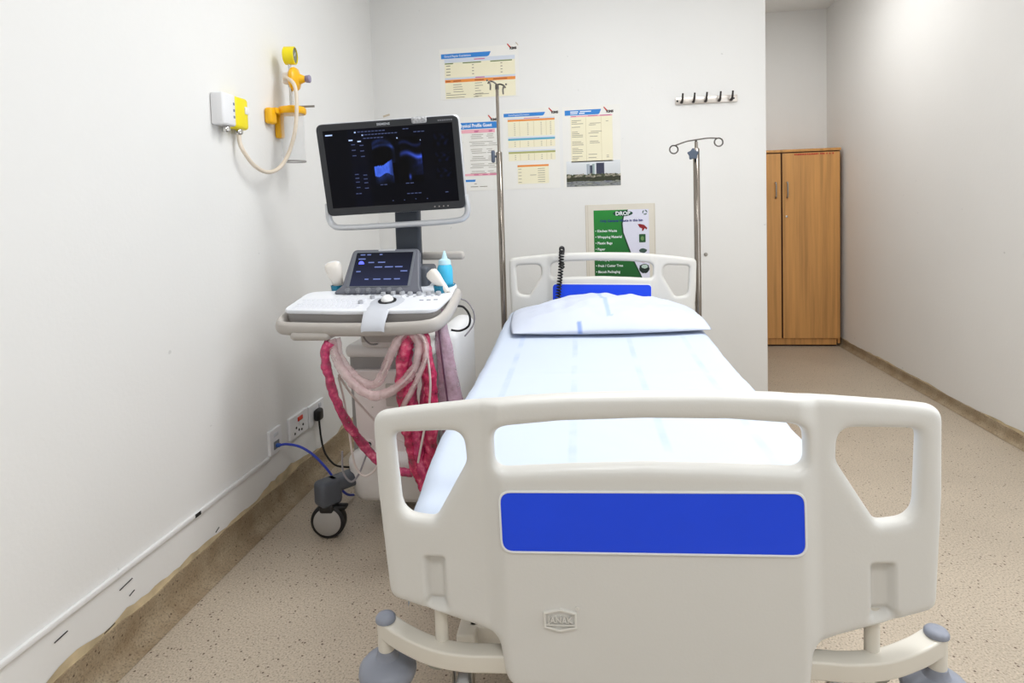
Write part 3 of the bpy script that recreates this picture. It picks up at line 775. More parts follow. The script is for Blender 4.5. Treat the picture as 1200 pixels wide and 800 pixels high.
MB().sphere(TM @ Vector((-.088, -.0035, .124)), .012, (1, .06, 1)).obj('status_icon', mat('icon_glow', (90, 100, 255), .5, var=0, emit=.9), ts)
for x in (-.118, -.076, -.034, .008, .050, .092):
    MB().lathe([(.0105, 0), (.0105, .010), (.008, .013), (.0005, .0135)], 16, TM @ T(x, 0, .002) @ RX(90)).obj('soft_knob', mat('soft_knob_grey', (120, 122, 128), .4), tph)
q = MB(); q.me(panel_mesh(rect(-.03, .04, .187, .195, .003), (), .002, .0005), TM @ T(0, -.0005, 0) @ FRONT); q.obj('name_strip', M_silver, tph)
MB().rbox(-.13, .13, .03, .10, .02, .14, .03, 3, TM).obj('panel_back', M_usd, tph)
MB().rbox(-.745, -.665, 2.33, 2.47, .98, 1.085, .015, 3).obj('panel_bracket', M_usd, us)
# rear handle, holders, monitor arm
MB().rbox(-.745, -.558, 2.505, 2.54, 1.095, 1.130, .012, 3).obj('rear_handle', M_ush, us)
MB().rbox(-1.10, -.60, 2.40, 2.56, .93, .985, .03, 3).obj('console_rear', M_usg, us)
M_teal = mat('teal_holder', (24, 120, 150), .4)
MB().lathe([(.036, 0), (.040, .028), (.037, .028), (.033, .004)], 24, T(-.600, 2.345, .985), cap=False).obj('gel_holder', M_teal, us)
MB().lathe([(.020, 0), (.026, .045), (.023, .045), (.018, .002)], 20, T(-1.040, 2.315, .972), cap=False).obj('probe_holder', M_teal, us)
MB().lathe([(.020, 0), (.026, .035), (.023, .035), (.018, .002)], 20, T(-.600, 2.262, .982), cap=False).obj('probe_holder', M_teal, us)
MB().rbox(-.838, -.732, 2.455, 2.50, .95, 1.47, .012, 3).obj('monitor_arm', M_arm, us)
# monitor
MM = T(-.807, 2.354, 1.485) @ RZ(4.7) @ RX(10.2) @ RY(-1.8)
W2, H2 = .285, .1845
q = MB(); q.me(panel_mesh(rect(-W2, W2, -H2, H2, .026), (), .020, .004), MM @ T(0, .008, 0) @ FRONT); bez = q.obj('monitor_bezel', M_bez, us)
q = MB(); q.me(panel_mesh(rect(-W2 - .005, W2 + .005, -H2 - .004, H2 + .003, .029), (), .030, .010), MM @ T(0, .026, 0) @ FRONT); q.obj('monitor_shell', M_silver, us)
MB().rbox(-.20, .20, .035, .075, -.13, .12, .03, 3, MM).obj('monitor_back', M_usd, us)
MB().rbox(-.05, .05, .07, .14, -.07, .03, .015, 3, MM).obj('monitor_mount', M_arm, us)
hz = -H2 - .052
hh = [(-W2 + .0, .020, -H2 + .05), (-W2 - .004, .020, -H2 - .012), (-W2 + .012, .016, hz + .010), (-W2 + .05, .012, hz), (-.10, .008, hz - .002), (0, .008, hz - .002), (.10, .008, hz - .002), (W2 - .05, .012, hz), (W2 - .010, .016, hz + .012), (W2 + .004, .020, -H2 - .012), (W2, .020, -H2 + .05)]
MB().tube([MM @ Vector(p) for p in hh], .0155, 12, 6, flat=((0, 1, 0), .8)).obj('monitor_handle', M_silver, us)
def screen_pic(u, v):
    b_ = .018 + .02 * max(0, noise.noise((u * 4, v * 4, 1)))
    if .20 < u < .33: b_ += .025
    return (b_ * .35, b_ * .45, b_ * 1.5)
sx0, sx1, sz0, sz1 = -W2 + .026, W2 - .024, -H2 + .032, H2 - .026
scr = colour_grid('screen', sx0, sx1, sz0, sz1, -.0026, 40, 26, screen_pic, M_scan, bez, MM)
def su(u): return sx0 + (sx1 - sx0) * u
def sv(v): return sz0 + (sz1 - sz0) * v
def scan_a(u, v):
    n_ = noise.noise((u * 5, v * 5, 2)) * .5 + noise.noise((u * 14, v * 14, 4)) * .3
    edge = .52 - .42 * (u - .35) * (1 if u > .35 else .3) * -1
    top = .40 + .33 * max(0, u - .30) ** 1.3 + .05 * n_
    bot = .20 + .03 * n_ - .04 * math.sin(u * 9)
    s = 0.
    if bot < v < top and u < .78: s = .85 + .25 * n_ - .4 * max(0, (u - .62)) / .16
    elif v <= bot and u < .8: s = max(0, .36 - 1.5 * (bot - v)) * (.8 + n_)
    arc = math.exp(-((v - .86 + .35 * (u - .45) ** 2) / .035) ** 2) * .35 + math.exp(-((math.hypot((u - .38) / .55, (v - .62) / .34) - 1) / .14) ** 2) * .33 * (v > .45)
    s = max(s, arc * (.8 + .6 * n_))
    fade = min(1, u / .03, (1 - u) / .2)
    s = max(0, s) * max(0, fade)
    return (s * .30, s * .46, s * 1.0)
def scan_b(u, v):
    n_ = noise.noise((u * 5 + 7, v * 5, 2)) * .5 + noise.noise((u * 14, v * 14 + 3, 4)) * .3
    line = .60 + .06 * math.sin(u * 5) + .10 * max(0, u - .75)
    s = math.exp(-((v - line) / .055) ** 2) * (.35 + .55 * u) + .25 * math.exp(-((v - .85 - .05 * math.sin(u * 6)) / .04) ** 2)
    s += max(0, .30 * (u - .35)) * (v < line) * (v > .15) * (1 + 1.6 * n_) + .5 * math.exp(-((v - .35 - .25 * (u - .6)) / .05) ** 2) * max(0, u - .5)
    s += .75 * math.exp(-((math.hypot((u - .42), (v - .12) * .8) - .0) / .05) ** 2)
    s *= min(1, u / .12)
    return (s * .26, s * .38, s * .92)
colour_grid('scan_image', su(.365), su(.550), sv(.28), sv(.86), -.0034, 60, 70, scan_a, M_scan, scr, MM)
colour_grid('scan_image', su(.565), su(.745), sv(.28), sv(.86), -.0034, 60, 70, scan_b, M_scan, scr, MM)
def thumb(u, v):
    s = .22 * max(0, noise.noise((u * 5, v * 4, 9)) + .25) * min(1, u * 5, (1 - u) * 5, v * 4, (1 - v) * 4); return (s * .3, s * .45, s * 1.2)
for v0, v1 in ((.70, .90), (.50, .66), (.30, .46)):
    colour_grid('thumbnail', su(.84), su(.975), sv(v0), sv(v1), -.0034, 24, 20, thumb, M_scan, scr, MM)
tx = MB(); rnd = random.Random(3)
def dash(u, v, wd, h=.0032): tx.me(panel_mesh([(su(u), sv(v)), (su(u + wd), sv(v)), (su(u + wd), sv(v) + h), (su(u), sv(v) + h)], (), .0004, .0001, 0), MM @ T(0, -.0040, 0) @ FRONT)
for k, v in enumerate((.80, .73, .66, .42, .37, .32, .25)):
    dash(.21, v, .03); dash(.275, v - .015, .03)
for (u, v, wd) in ((.27, .955, .22), (.30, .915, .28), (.31, .87, .16), (.62, .955, .05), (.70, .91, .09), (.40, .265, .06), (.60, .265, .07), (.60, .13, .12), (.48, .05, .012), (.57, .05, .012), (.66, .055, .012), (.75, .05, .012), (.90, .12, .03), (.20, .17, .05)):
    n_ = max(1, int(wd / .025)); [dash(u + i * wd / n_, v, wd / n_ * .75) for i in range(n_)]
tx.obj('screen_text', mat('dim_text_glow', (56, 66, 104), .5, var=0, emit=.55), scr, smooth=False)
tb = MB()
for (u, v, wd) in ((.018, .935, .055), (.245, .95, .012), (.195, .855, .03), (.262, .835, .026), (.30, .91, .010), (.565, .845, .008), (.745, .80, .003)):
    tb.me(panel_mesh([(su(u), sv(v)), (su(u + wd), sv(v)), (su(u + wd), sv(v) + .0045), (su(u), sv(v) + .0045)], (), .0004, .0001, 0), MM @ T(0, -.0041, 0) @ FRONT)
tb.obj('screen_text', mat('bright_text_glow', (170, 190, 235), .5, var=0, emit=.6), scr, smooth=False)
lg = MB(); lg.me(text_mesh('SIEMENS', .0125, .0006, 'CENTER', .0003, 1.15), MM @ T(-.012, -.0026, H2 - .018) @ FRONT)
lg.obj('brand_lettering', mat('lettering_grey', (186, 190, 196), .4), bez, smooth=False)
lg = MB()
for i in range(7): lg.rbox(.205 + i * .0085, .2115 + i * .0085, -.0028, -.002, H2 - .018, H2 - .0125, .0003, 1, MM)
lg.obj('model_lettering', mat('lettering_dim', (120, 122, 128), .4), bez, smooth=False)
lg = MB(); lg.rbox(.098, .165, -.005, .014, H2 - .024, H2 + .0045, .010, 3, MM); lg.obj('crumpled_tape', mat('clear_tape', (176, 176, 178), .25, var=.35, scale=90, bump=.6, bscale=120), bez)
for i in range(4): MB().lathe([(.003, 0), (.003, .002)], 10, MM @ T(.16 + i * .018, -.002, -H2 + .014) @ RX(90)).obj('bezel_button', M_usg, bez)
# cable hook on the right of the console
MB().rbox(-.672, -.635, 2.075, 2.10, .725, .895, .008, 2).obj('cable_hook', M_kn, us)

# ------------------------------------------------------------------ things on the machine
gb = thing('gel_bottle', 'sky blue gel bottle with pale pointed nozzle in the console holder', 'bottle', (-.600, 2.345, .990))
MB().lathe([(.0005, 0), (.028, 0), (.031, .005), (.031, .075), (.029, .090), (.024, .100)], 24).obj('bottle_body', mat('blue_gel', (70, 190, 232), .25, var=.03), gb, local=True)
MB().lathe([(.025, .100), (.0255, .104), (.023, .118), (.012, .124), (.010, .130), (.005, .150), (.0025, .155)], 20).obj('nozzle_cap', mat('frosted_nozzle', (196, 232, 246), .3), gb, local=True)
M_probe = mat('ivory_probe', (240, 234, 226), .35, var=.01)
def probe(loc, rx, ry, rz, label, dark, sc=1.25):
    t = thing('ultrasound_probe', label, 'probe', loc, 0, 'ultrasound probes')
    M = RZ(rz) @ RX(rx) @ RY(ry) @ Matrix.Scale(sc, 4)
    b_ = MB(); sect = [(-.050, .010, .008), (-.025, .015, .013), (.0, .019, .016), (.020, .024, .018), (.042, .027, .018), (.054, .025, .015), (.061, .015, .008)]
    V = []; F = []
    for (z, a, c) in sect:
        for k in range(16):
            g = 2 * math.pi * k / 16; V.append(M @ Vector((a * math.copysign(abs(math.cos(g)) ** .8, math.cos(g)), c * math.copysign(abs(math.sin(g)) ** .8, math.sin(g)), z)))
    for j in range(len(sect) - 1):
        for k in range(16): F.append((j * 16 + k, j * 16 + (k + 1) % 16, (j + 1) * 16 + (k + 1) % 16, (j + 1) * 16 + k))
    F.append(tuple(range(15, -1, -1))); F.append(tuple((len(sect) - 1) * 16 + k for k in range(16)))
    b_.add(V, F); b_.obj('probe_body', M_probe, t, local=True)
    MB().sphere((0, 0, 0), .026, (1, .40, .42)).obj('probe_lens', M_usg if dark else M_white, t, local=True)
    t.children[-1].matrix_local = M @ T(0, 0, .052)
    MB().lathe([(.0055, -.085), (.0075, -.05)], 12, M).obj('strain_relief', M_ush, t, local=True)
    return t
probe((-1.040, 2.315, 1.040), 14, -10, 10, 'ivory ultrasound probe upright in the holder beside the keyboard', False)
probe((-.600, 2.255, 1.030), 8, -40, -10, 'ivory curved ultrasound probe with grey lens in front of the gel bottle', True, .95)

def plastic(name, rgb, alpha, var=.5, scale=30, rough=.18):
    m, nt, b = nodes(name); c = lin(rgb); tc = N(nt, 'ShaderNodeTexCoord')
    nz = N(nt, 'ShaderNodeTexNoise', Scale=scale, Detail=4.); nt.links.new(tc.outputs['Object'], nz.inputs['Vector'])
    col = ramp(nt, nz.outputs['Fac'], [(.32, tuple(v * (1 - var) for v in c)), (.55, c), (.72, tuple(min(1, v + var * .5) for v in c))])
    nt.links.new(col, b.inputs['Base Color']); b.inputs['Roughness'].default_value = rough; b.inputs['Specular IOR Level'].default_value = .7
    al = N(nt, 'ShaderNodeMapRange'); nt.links.new(nz.outputs['Fac'], al.inputs[0])
    al.inputs[1].default_value = .3; al.inputs[2].default_value = .7; al.inputs[3].default_value = alpha * .7; al.inputs[4].default_value = min(1, alpha * 1.3)
    nt.links.new(al.outputs[0], b.inputs['Alpha'])
    n2 = N(nt, 'ShaderNodeTexNoise', Scale=90., Detail=3.); nt.links.new(tc.outputs['Object'], n2.inputs['Vector'])
    bp = N(nt, 'ShaderNodeBump', Strength=.9, Distance=.006); nt.links.new(n2.outputs['Fac'], bp.inputs['Height']); nt.links.new(bp.outputs[0], b.inputs['Normal'])
    return m
M_pink = plastic('pink_wrap', (222, 62, 122), .93, .45)
M_crim = plastic('crimson_wrap', (214, 44, 100), .95, .5)
M_pale = plastic('pale_pink_sleeve', (238, 205, 206), .42, .15, 18, .22)
M_lilac = plastic('lilac_bag', (206, 166, 190), .55, .25, 16, .2)
M_cable = mat('ivory_cable', (222, 210, 206), .45)
M_cabg = mat('grey_cable', (150, 146, 150), .45)
rn = random.Random(11)
def crinkle(pts, r, amp, n=8):
    """resample a path and give it an uneven radius"""
    P = [Vector(p) for p in pts]; Q = []; R = []
    for i in range(len(P) - 1):
        a, b_, c, d = (P[max(0, min(len(P) - 1, j))] for j in (i - 1, i, i + 1, i + 2))
        for k in range(n):
            t = k / n; Q.append(.5 * ((2 * b_) + (c - a) * t + (2 * a - 5 * b_ + 4 * c - d) * t * t + (3 * b_ - a - 3 * c + d) * t ** 3)); R.append(r * (1 + amp * rn.uniform(-1, 1)))
    Q.append(P[-1]); R.append(r)
    return Q, R
def rumple(me, amp, f):
    for v in me.vertices:
        v.co += amp * Vector((noise.noise(v.co * f), noise.noise(v.co * f + Vector((9, 0, 0))), noise.noise(v.co * f + Vector((0, 7, 0)))))
def sleeved(name, label, pts, r, m, core=.004, amp=.06, group='plastic sleeved probe cables', corem=None, flat=None):
    t = thing(name, label, 'cable', pts[0], 0, group)
    Q, R = crinkle(pts, r, amp)
    mb = MB(); mb.tube(Q, R, 14, 2, flat=flat); o = mb.obj('sleeve', m, t); rumple(o.data, r * .30, 26)
    c = MB(); c.tube(pts, core, 8, 8); c.obj('cable_core', corem or M_cable, t)
    return t
sleeved('sleeved_cable', 'shiny hot pink wrapped cable hanging below the keyboard side of the console',
        [(-.962, 2.06, .842), (-.985, 2.06, .80), (-.982, 2.07, .73), (-.975, 2.09, .65), (-.963, 2.12, .57), (-.945, 2.17, .48), (-.92, 2.22, .40), (-.875, 2.25, .325), (-.82, 2.26, .285), (-.74, 2.27, .27)], .0175, M_pink)
sleeved('sleeved_cable', 'pale clear sleeved cable sagging in a low loop under the console',
        [(-.965, 2.07, .848), (-.945, 2.06, .79), (-.905, 2.05, .725), (-.85, 2.04, .675), (-.79, 2.035, .655), (-.73, 2.035, .672), (-.675, 2.04, .715), (-.642, 2.05, .765), (-.632, 2.06, .83), (-.655, 2.07, .872)], .017, M_pale)
sleeved('sleeved_cable', 'pale clear sleeved cable dipping then rising to the cable hook',
        [(-.955, 2.09, .848), (-.94, 2.08, .79), (-.90, 2.07, .735), (-.85, 2.065, .695), (-.80, 2.06, .690), (-.765, 2.06, .735), (-.735, 2.06, .80), (-.70, 2.065, .855), (-.66, 2.07, .88), (-.64, 2.08, .87)], .0165, M_pale)
pk = [
 ('crimson wrapped cable strand hanging from the cable hook nearest the front panel', [(-.655, 2.085, .872), (-.682, 2.075, .83), (-.700, 2.07, .74), (-.705, 2.08, .64), (-.70, 2.10, .52), (-.69, 2.13, .40), (-.68, 2.15, .32), (-.66, 2.16, .27)], .024, M_crim),
 ('bright pink wrapped cable strand hanging straight from the cable hook', [(-.650, 2.09, .870), (-.672, 2.095, .82), (-.680, 2.09, .72), (-.678, 2.10, .60), (-.672, 2.12, .47), (-.66, 2.13, .36), (-.635, 2.14, .28)], .022, M_pink),
 ('deep pink wrapped cable strand on the bed side of the cable hook', [(-.642, 2.09, .872), (-.618, 2.085, .83), (-.606, 2.08, .74), (-.603, 2.09, .64), (-.61, 2.10, .53), (-.62, 2.12, .43), (-.64, 2.14, .34), (-.66, 2.14, .28)], .023, M_crim),
 ('thin pink wrapped cable strand twisted behind the cable hook', [(-.645, 2.11, .86), (-.632, 2.12, .78), (-.63, 2.13, .68), (-.645, 2.13, .56), (-.655, 2.14, .45), (-.64, 2.16, .35), (-.61, 2.17, .29)], .020, M_pink),
]
for lab, pts, r, m in pk: sleeved('sleeved_cable', lab, pts, r, m, group='pink wrapped cable strands on the hook', amp=.10)
sleeved('sleeved_cable', 'pale sleeved cable looping round the cable hook over the pink strands', [(-.70, 2.045, .60), (-.66, 2.04, .67), (-.622, 2.04, .74), (-.602, 2.045, .80), (-.612, 2.055, .855), (-.645, 2.065, .878)], .010, M_pale)
# lilac plastic bag / tube on the bed side
lb = thing('plastic_bag', 'lilac plastic sleeve with dark seam hanging beside the bed', 'plastic bag', (-.545, 2.14, .40))
b_ = MB(); V = []; F = []; nr, ns = 26, 20
for j in range(nr + 1):
    v = j / nr; z = .945 - .50 * v; cx = -.583 + .055 * v; hw = .018 + .036 * v ** .8; hd = .014 + .016 * v
    for k in range(ns):
        a = 2 * math.pi * k / ns
        V.append(Vector((cx + hw * math.cos(a), 2.16 + hd * math.sin(a), z)) + .006 * Vector((noise.noise((a, v * 9, 1)), noise.noise((a, v * 9, 5)), 0)))
for j in range(nr):
    for k in range(ns): F.append((j * ns + k, j * ns + (k + 1) % ns, (j + 1) * ns + (k + 1) % ns, (j + 1) * ns + k))
b_.add(V, F); b_.obj('bag_film', M_lilac, lb)
MB().tube([(-.585, 2.143, .935), (-.572, 2.135, .80), (-.558, 2.130, .66), (-.540, 2.126, .47)], .0035, 6).obj('dark_seam', mat('plum_seam', (96, 60, 84), .4), lb)
MB().rbox(-.56, -.52, 2.15, 2.18, .455, .60, .012, 3).obj('bag_content', mat('mauve_content', (170, 130, 160), .5), lb)
# loose cables
def wire(name, label, pts, r, m, cat='cable', group=None, n=10): return tag(MB().tube(pts, r, 8, n).obj(name, m), label, cat, group)
wire('probe_cable', 'thin ivory cable drooping in a loop over the machine base', [(-.955, 2.10, .70), (-.955, 2.14, .60), (-.955, 2.17, .48), (-.955, 2.19, .38), (-.945, 2.20, .315), (-.915, 2.20, .285), (-.875, 2.20, .305), (-.845, 2.22, .36), (-.825, 2.25, .44)], .0042, M_cable)
wire('probe_cable', 'thin ivory cable falling diagonally across the front panel', [(-.955, 2.10, .71), (-.935, 2.16, .62), (-.90, 2.22, .53), (-.86, 2.26, .46), (-.82, 2.29, .41), (-.77, 2.31, .37)], .0042, M_cable)
wire('probe_cable', 'grey cable curving down to the machine base from the lock', [(-.952, 2.37, .345), (-.945, 2.30, .32), (-.955, 2.24, .27), (-.975, 2.21, .255), (-1.00, 2.20, .30), (-1.00, 2.20, .38)], .004, M_cabg)
wire('probe_cable', 'thin ivory cable hanging behind the pink strands beside the bed', [(-.602, 2.06, .80), (-.595, 2.06, .70), (-.605, 2.06, .60), (-.63, 2.06, .50), (-.655, 2.07, .40)], .004, M_cable)
wire('probe_cable', 'black cable bowing out from the console side above the bag', [(-.565, 2.33, .925), (-.530, 2.34, .920), (-.505, 2.34, .885), (-.510, 2.34, .845), (-.545, 2.34, .825), (-.58, 2.33, .83)], .0045, M_black)
wire('probe_cable', 'thin grey cable arcing outside the black one at the console side', [(-.565, 2.35, .955), (-.52, 2.36, .940), (-.492, 2.36, .895), (-.495, 2.36, .845), (-.53, 2.35, .80)], .003, M_cabg)
wire('probe_cable', 'short dark cable dropping from the console underside to the chassis', [(-.915, 2.25, .87), (-.912, 2.25, .82), (-.905, 2.30, .78), (-.90, 2.37, .765)], .0035, M_usg)

# ------------------------------------------------------------------ wall sockets on the left wall
def plate(name, label, cat, y0, y1, z0, z1, group):
    t = thing(name, label, cat, (XL, (y0 + y1) / 2, (z0 + z1) / 2 - (z1 - z0) / 2), 0, group)
    w_, h_ = y1 - y0, z1 - z0
    pm = panel_mesh(rect(-w_ / 2, w_ / 2, 0, h_, .006), (), .014, .003)
    pm.transform(T(.007, 0, 0) @ RZ(90) @ FRONT); pm.materials.append(M_white); link('face_plate', pm, t, local=True)
    return t
s1 = plate('network_socket', 'white network socket plate at the end of the wall trunking', 'socket', 2.398, 2.498, .262, .372, 'wall socket plates')
MB().rbox(.014, .0165, -.022, .022, .02, .055, .002, 2).obj('socket_jack', mat('socket_shadow', (120, 124, 130), .5), s1, local=True)
MB().rbox(.014, .0155, -.02, .02, .075, .09, .001, 2).obj('name_strip', mat('socket_label', (214, 216, 222), .5), s1, local=True)
s2 = plate('power_socket', 'white three pin power socket with red switch and no plug', 'socket', 2.572, 2.746, .262, .368, 'wall socket plates')
MB().rbox(.014, .019, -.015, .03, .070, .090, .002, 2).obj('switch', mat('red_switch', (214, 62, 40), .4), s2, local=True)
MB().rbox(.014, .018, .0, .02, .045, .068, .002, 2).obj('switch', M_white, s2, local=True)
for (y, z) in ((-.03, .045), (-.045, .022), (.035, .04), (.02, .022), (-.005, .028)):
    MB().lathe([(.006, 0), (.006, .0015)], 12, T(.014, y, z) @ RY(90)).obj('pin_hole', M_dark, s2, local=True)
s3 = plate('power_socket', 'white power socket with the black plug pushed into it', 'socket', 2.760, 2.925, .256, .362, 'wall socket plates')
MB().rbox(.014, .018, .02, .045, .070, .092, .002, 2).obj('switch', mat('socket_label2', (206, 208, 214), .5), s3, local=True)
pg = thing('power_plug', 'black three pin plug and cord in the wall socket', 'plug', (XL + .014, 2.825, .305))
MB().rbox(0, .034, -.028, .028, -.030, .030, .014, 3).obj('plug_body', M_black, pg, local=True)
MB().tube([(.018, 0, -.026), (.020, .0, -.07), (.028, -.005, -.13), (.045, -.01, -.19), (.075, -.01, -.235), (.105, -.0, -.262), (.16, .04, -.285), (.24, .06, -.300)], .005, 8).obj('plug_cord', M_black, pg, local=True)
nc = thing('network_cable', 'blue network cable curving from its socket down behind the castor', 'cable', (XL + .016, 2.445, .298))
MB().rbox(0, .018, -.008, .008, -.007, .007, .002, 2).obj('cable_plug', mat('teal_plug', (50, 90, 170), .4), nc, local=True)
MB().tube([(.016, 0, 0), (.05, 0, .005), (.11, .0, -.005), (.17, 0, -.04), (.22, 0, -.09), (.25, .01, -.14), (.265, .04, -.20), (.275, .09, -.255), (.28, .15, -.287)], .0055, 8).obj('cable_sheath', mat('blue_cable', (56, 74, 190), .4), nc, local=True)

# ------------------------------------------------------------------ suction fittings on the left wall
M_yel = mat('signal_yellow', (246, 226, 24), .35, var=.03)
M_amb = mat('amber_yellow', (248, 186, 22), .35, var=.03)
go = thing('gas_outlet', 'white wall outlet box with yellow valve block and chrome nipples', 'gas outlet', (XL, 2.24, 1.655))
MB().rbox(0, .052, -.107, -.022, 0, .122, .008, 3).obj('outlet_housing', M_white, go, local=True)
MB().rbox(0, .050, -.020, .072, -.004, .122, .014, 3).obj('valve_block', M_yel, go, local=True)
MB().rbox(.048, .055, .040, .066, .058, .088, .004, 2).obj('release_button', M_white, go, local=True)
for y in (-.055, .028):
    MB().lathe([(.014, -.002), (.016, -.008), (.016, -.020), (.012, -.024)], 20, T(.028, y, 0)).obj('nipple', M_chrome, go, local=True)
for k in range(3): MB().rbox(.052, .053, -.040, -.030, .03 + k * .025, .040 + k * .025, .0004, 1).obj('indicator', mat('slate_mark', (120, 130, 150), .5), go, local=True)
su_ = thing('suction_unit', 'yellow suction regulator with gauge above a clear collection jar on wall bracket', 'suction unit', (XL, 2.70, 1.545))
br_ = MB(); br_.rbox(0, .035, -.190, -.135, .165, .235, .012, 3); br_.rbox(.004, .045, -.16, -.05, .212, .238, .006, 2); br_.obj('bracket', M_amb, su_, local=True)
jx, jy = .078, -.085
MB().rbox(.0, .03, jy - .02, jy + .02, .11, .222, .008, 3).obj('jar_clip', M_amb, su_, local=True)
lid = MB().lathe([(.058, .215), (.062, .220), (.062, .238), (.056, .246), (.035, .250), (.012, .256), (.0005, .256)], 28, T(jx, jy, 0)).obj('jar_lid', M_amb, su_, local=True)
MB().tube([(jx + .03, jy + .01, .250), (jx + .09, jy + .04, .254)], .005, 8, 1).obj('lid_spout', M_steel, su_, local=True)
M_jar = mat('clear_polycarbonate', (238, 240, 242), .06, var=0, alpha=.16, spec=.8)
jar = MB().lathe([(.0005, 0), (.046, 0), (.050, .006), (.052, .215), (.049, .215), (.047, .008), (.0005, .005)], 28, T(jx, jy, 0), cap=False).obj('jar', M_jar, su_, local=True)
MB().lathe([(.051, .0), (.0525, .0), (.0525, .006), (.051, .006)], 28, T(jx, jy, 0), cap=False).obj('jar_foot_ring', M_usg, su_, local=True)
sc_ = MB()
for k in range(12):
    z = .03 + k * .013
    for i in range(3 if k % 2 else 5):
        a = math.radians(200 + i * 5); sc_.rbox(-.002, .002, -.0004, .0004, -.0006, .0006, .0002, 1, T(jx + .0525 * math.cos(a), jy + .0525 * math.sin(a), z) @ RZ(math.degrees(a) + 90))
sc_ = sc_.obj('jar_scale', mat('scale_print', (110, 112, 116), .5), jar, local=True, smooth=False)
MB().lathe([(.008, .256), (.008, .335), (.011, .338), (.011, .362), (.007, .365), (.007, .46)], 14, T(jx, jy, 0)).obj('riser', M_chrome, su_, local=True)
MB().rbox(jx - .03, jx + .018, jy - .022, jy + .022, .350, .402, .008, 3).obj('manifold', mat('pearl_manifold', (232, 222, 212), .3), su_, local=True)
RG = T(jx, jy, .372) @ RZ(100) @ RX(90)
MB().lathe([(.012, -.005), (.040, 0), (.052, .010), (.054, .022), (.046, .034), (.024, .042), (.016, .060), (.014, .066)], 28, RG).obj('regulator', M_amb, su_, local=True)
MB().lathe([(.012, .066), (.016, .070), (.018, .086), (.014, .09)], 18, RG).obj('regulator_knob', mat('mauve_knob', (150, 140, 170), .35), su_, local=True)
GG = T(jx, jy, .477) @ RZ(100) @ RX(90)
ga = MB().lathe([(.034, -.022), (.040, -.018), (.040, .026), (.036, .028), (.036, .022)], 28, GG).obj('gauge', M_yel, su_, local=True)
MB().lathe([(.035, .0215), (.035, .0235)], 24, GG).obj('gauge_dial', mat('dial_grey', (112, 116, 108), .3), ga, local=True)
q = MB(); q.rbox(-.002, .002, -.0245, -.0235, -.004, .024, .0005, 1, T(jx, jy, .477) @ RZ(100) @ RY(40)); q.obj('gauge_needle', M_white, ga, local=True)
hose = [(XL + .028, 2.268, 1.634), (XL + .030, 2.268, 1.60), (XL + .040, 2.275, 1.565), (XL + .050, 2.330, 1.512), (XL + .055, 2.42, 1.490), (XL + .068, 2.50, 1.515), (XL + .095, 2.535, 1.58), (XL + .125, 2.545, 1.68), (XL + .135, 2.55, 1.79), (XL + .125, 2.56, 1.875), (XL + .085, 2.575, 1.915), (XL + .062, 2.595, 1.918)]
tag(MB().tube(hose, .0085, 12, 10).obj('suction_hose', mat('cream_hose', (236, 222, 204), .3, alpha=.92)), 'cream rubber hose looping from the outlet up to the regulator', 'hose')
MB_an = MB().lathe([(.006, 0), (.005, .004), (.0005, .005)], 12, T(XL, 2.737, 2.09) @ RY(90))
tag(MB_an.obj('wall_plug', mat('grey_plug', (170, 168, 166), .5)), 'small grey wall plug above the suction gauge', 'wall plug')
tag(MB().lathe([(.012, 0), (.012, .003), (.004, .004), (.004, .010)], 14, T(.67, YB, .986) @ RX(90)).obj('wall_bolt', M_steel), 'small steel bolt in the wall beside the shorter drip pole', 'bolt')
tag(MB().rbox(-1.372, -1.325, YB - .002, YB, 1.935, 1.947, .001, 1, T(-1.35, 0, 1.94) @ RY(-14) @ T(1.35, 0, -1.94)).obj('tape_scrap', mat('tan_tape', (206, 192, 170), .6)), 'scrap of tan tape on the wall above the monitor', 'tape')
tag(MB().rbox(-.475, -.469, YB - .002, YB, 2.335, 2.36, .001, 1, T(-.472, 0, 2.35) @ RY(-35) @ T(.472, 0, -2.35)).obj('tape_scrap', MATS['tan_tape']), 'tiny scrap of tape above the corner of the landscape poster', 'tape')

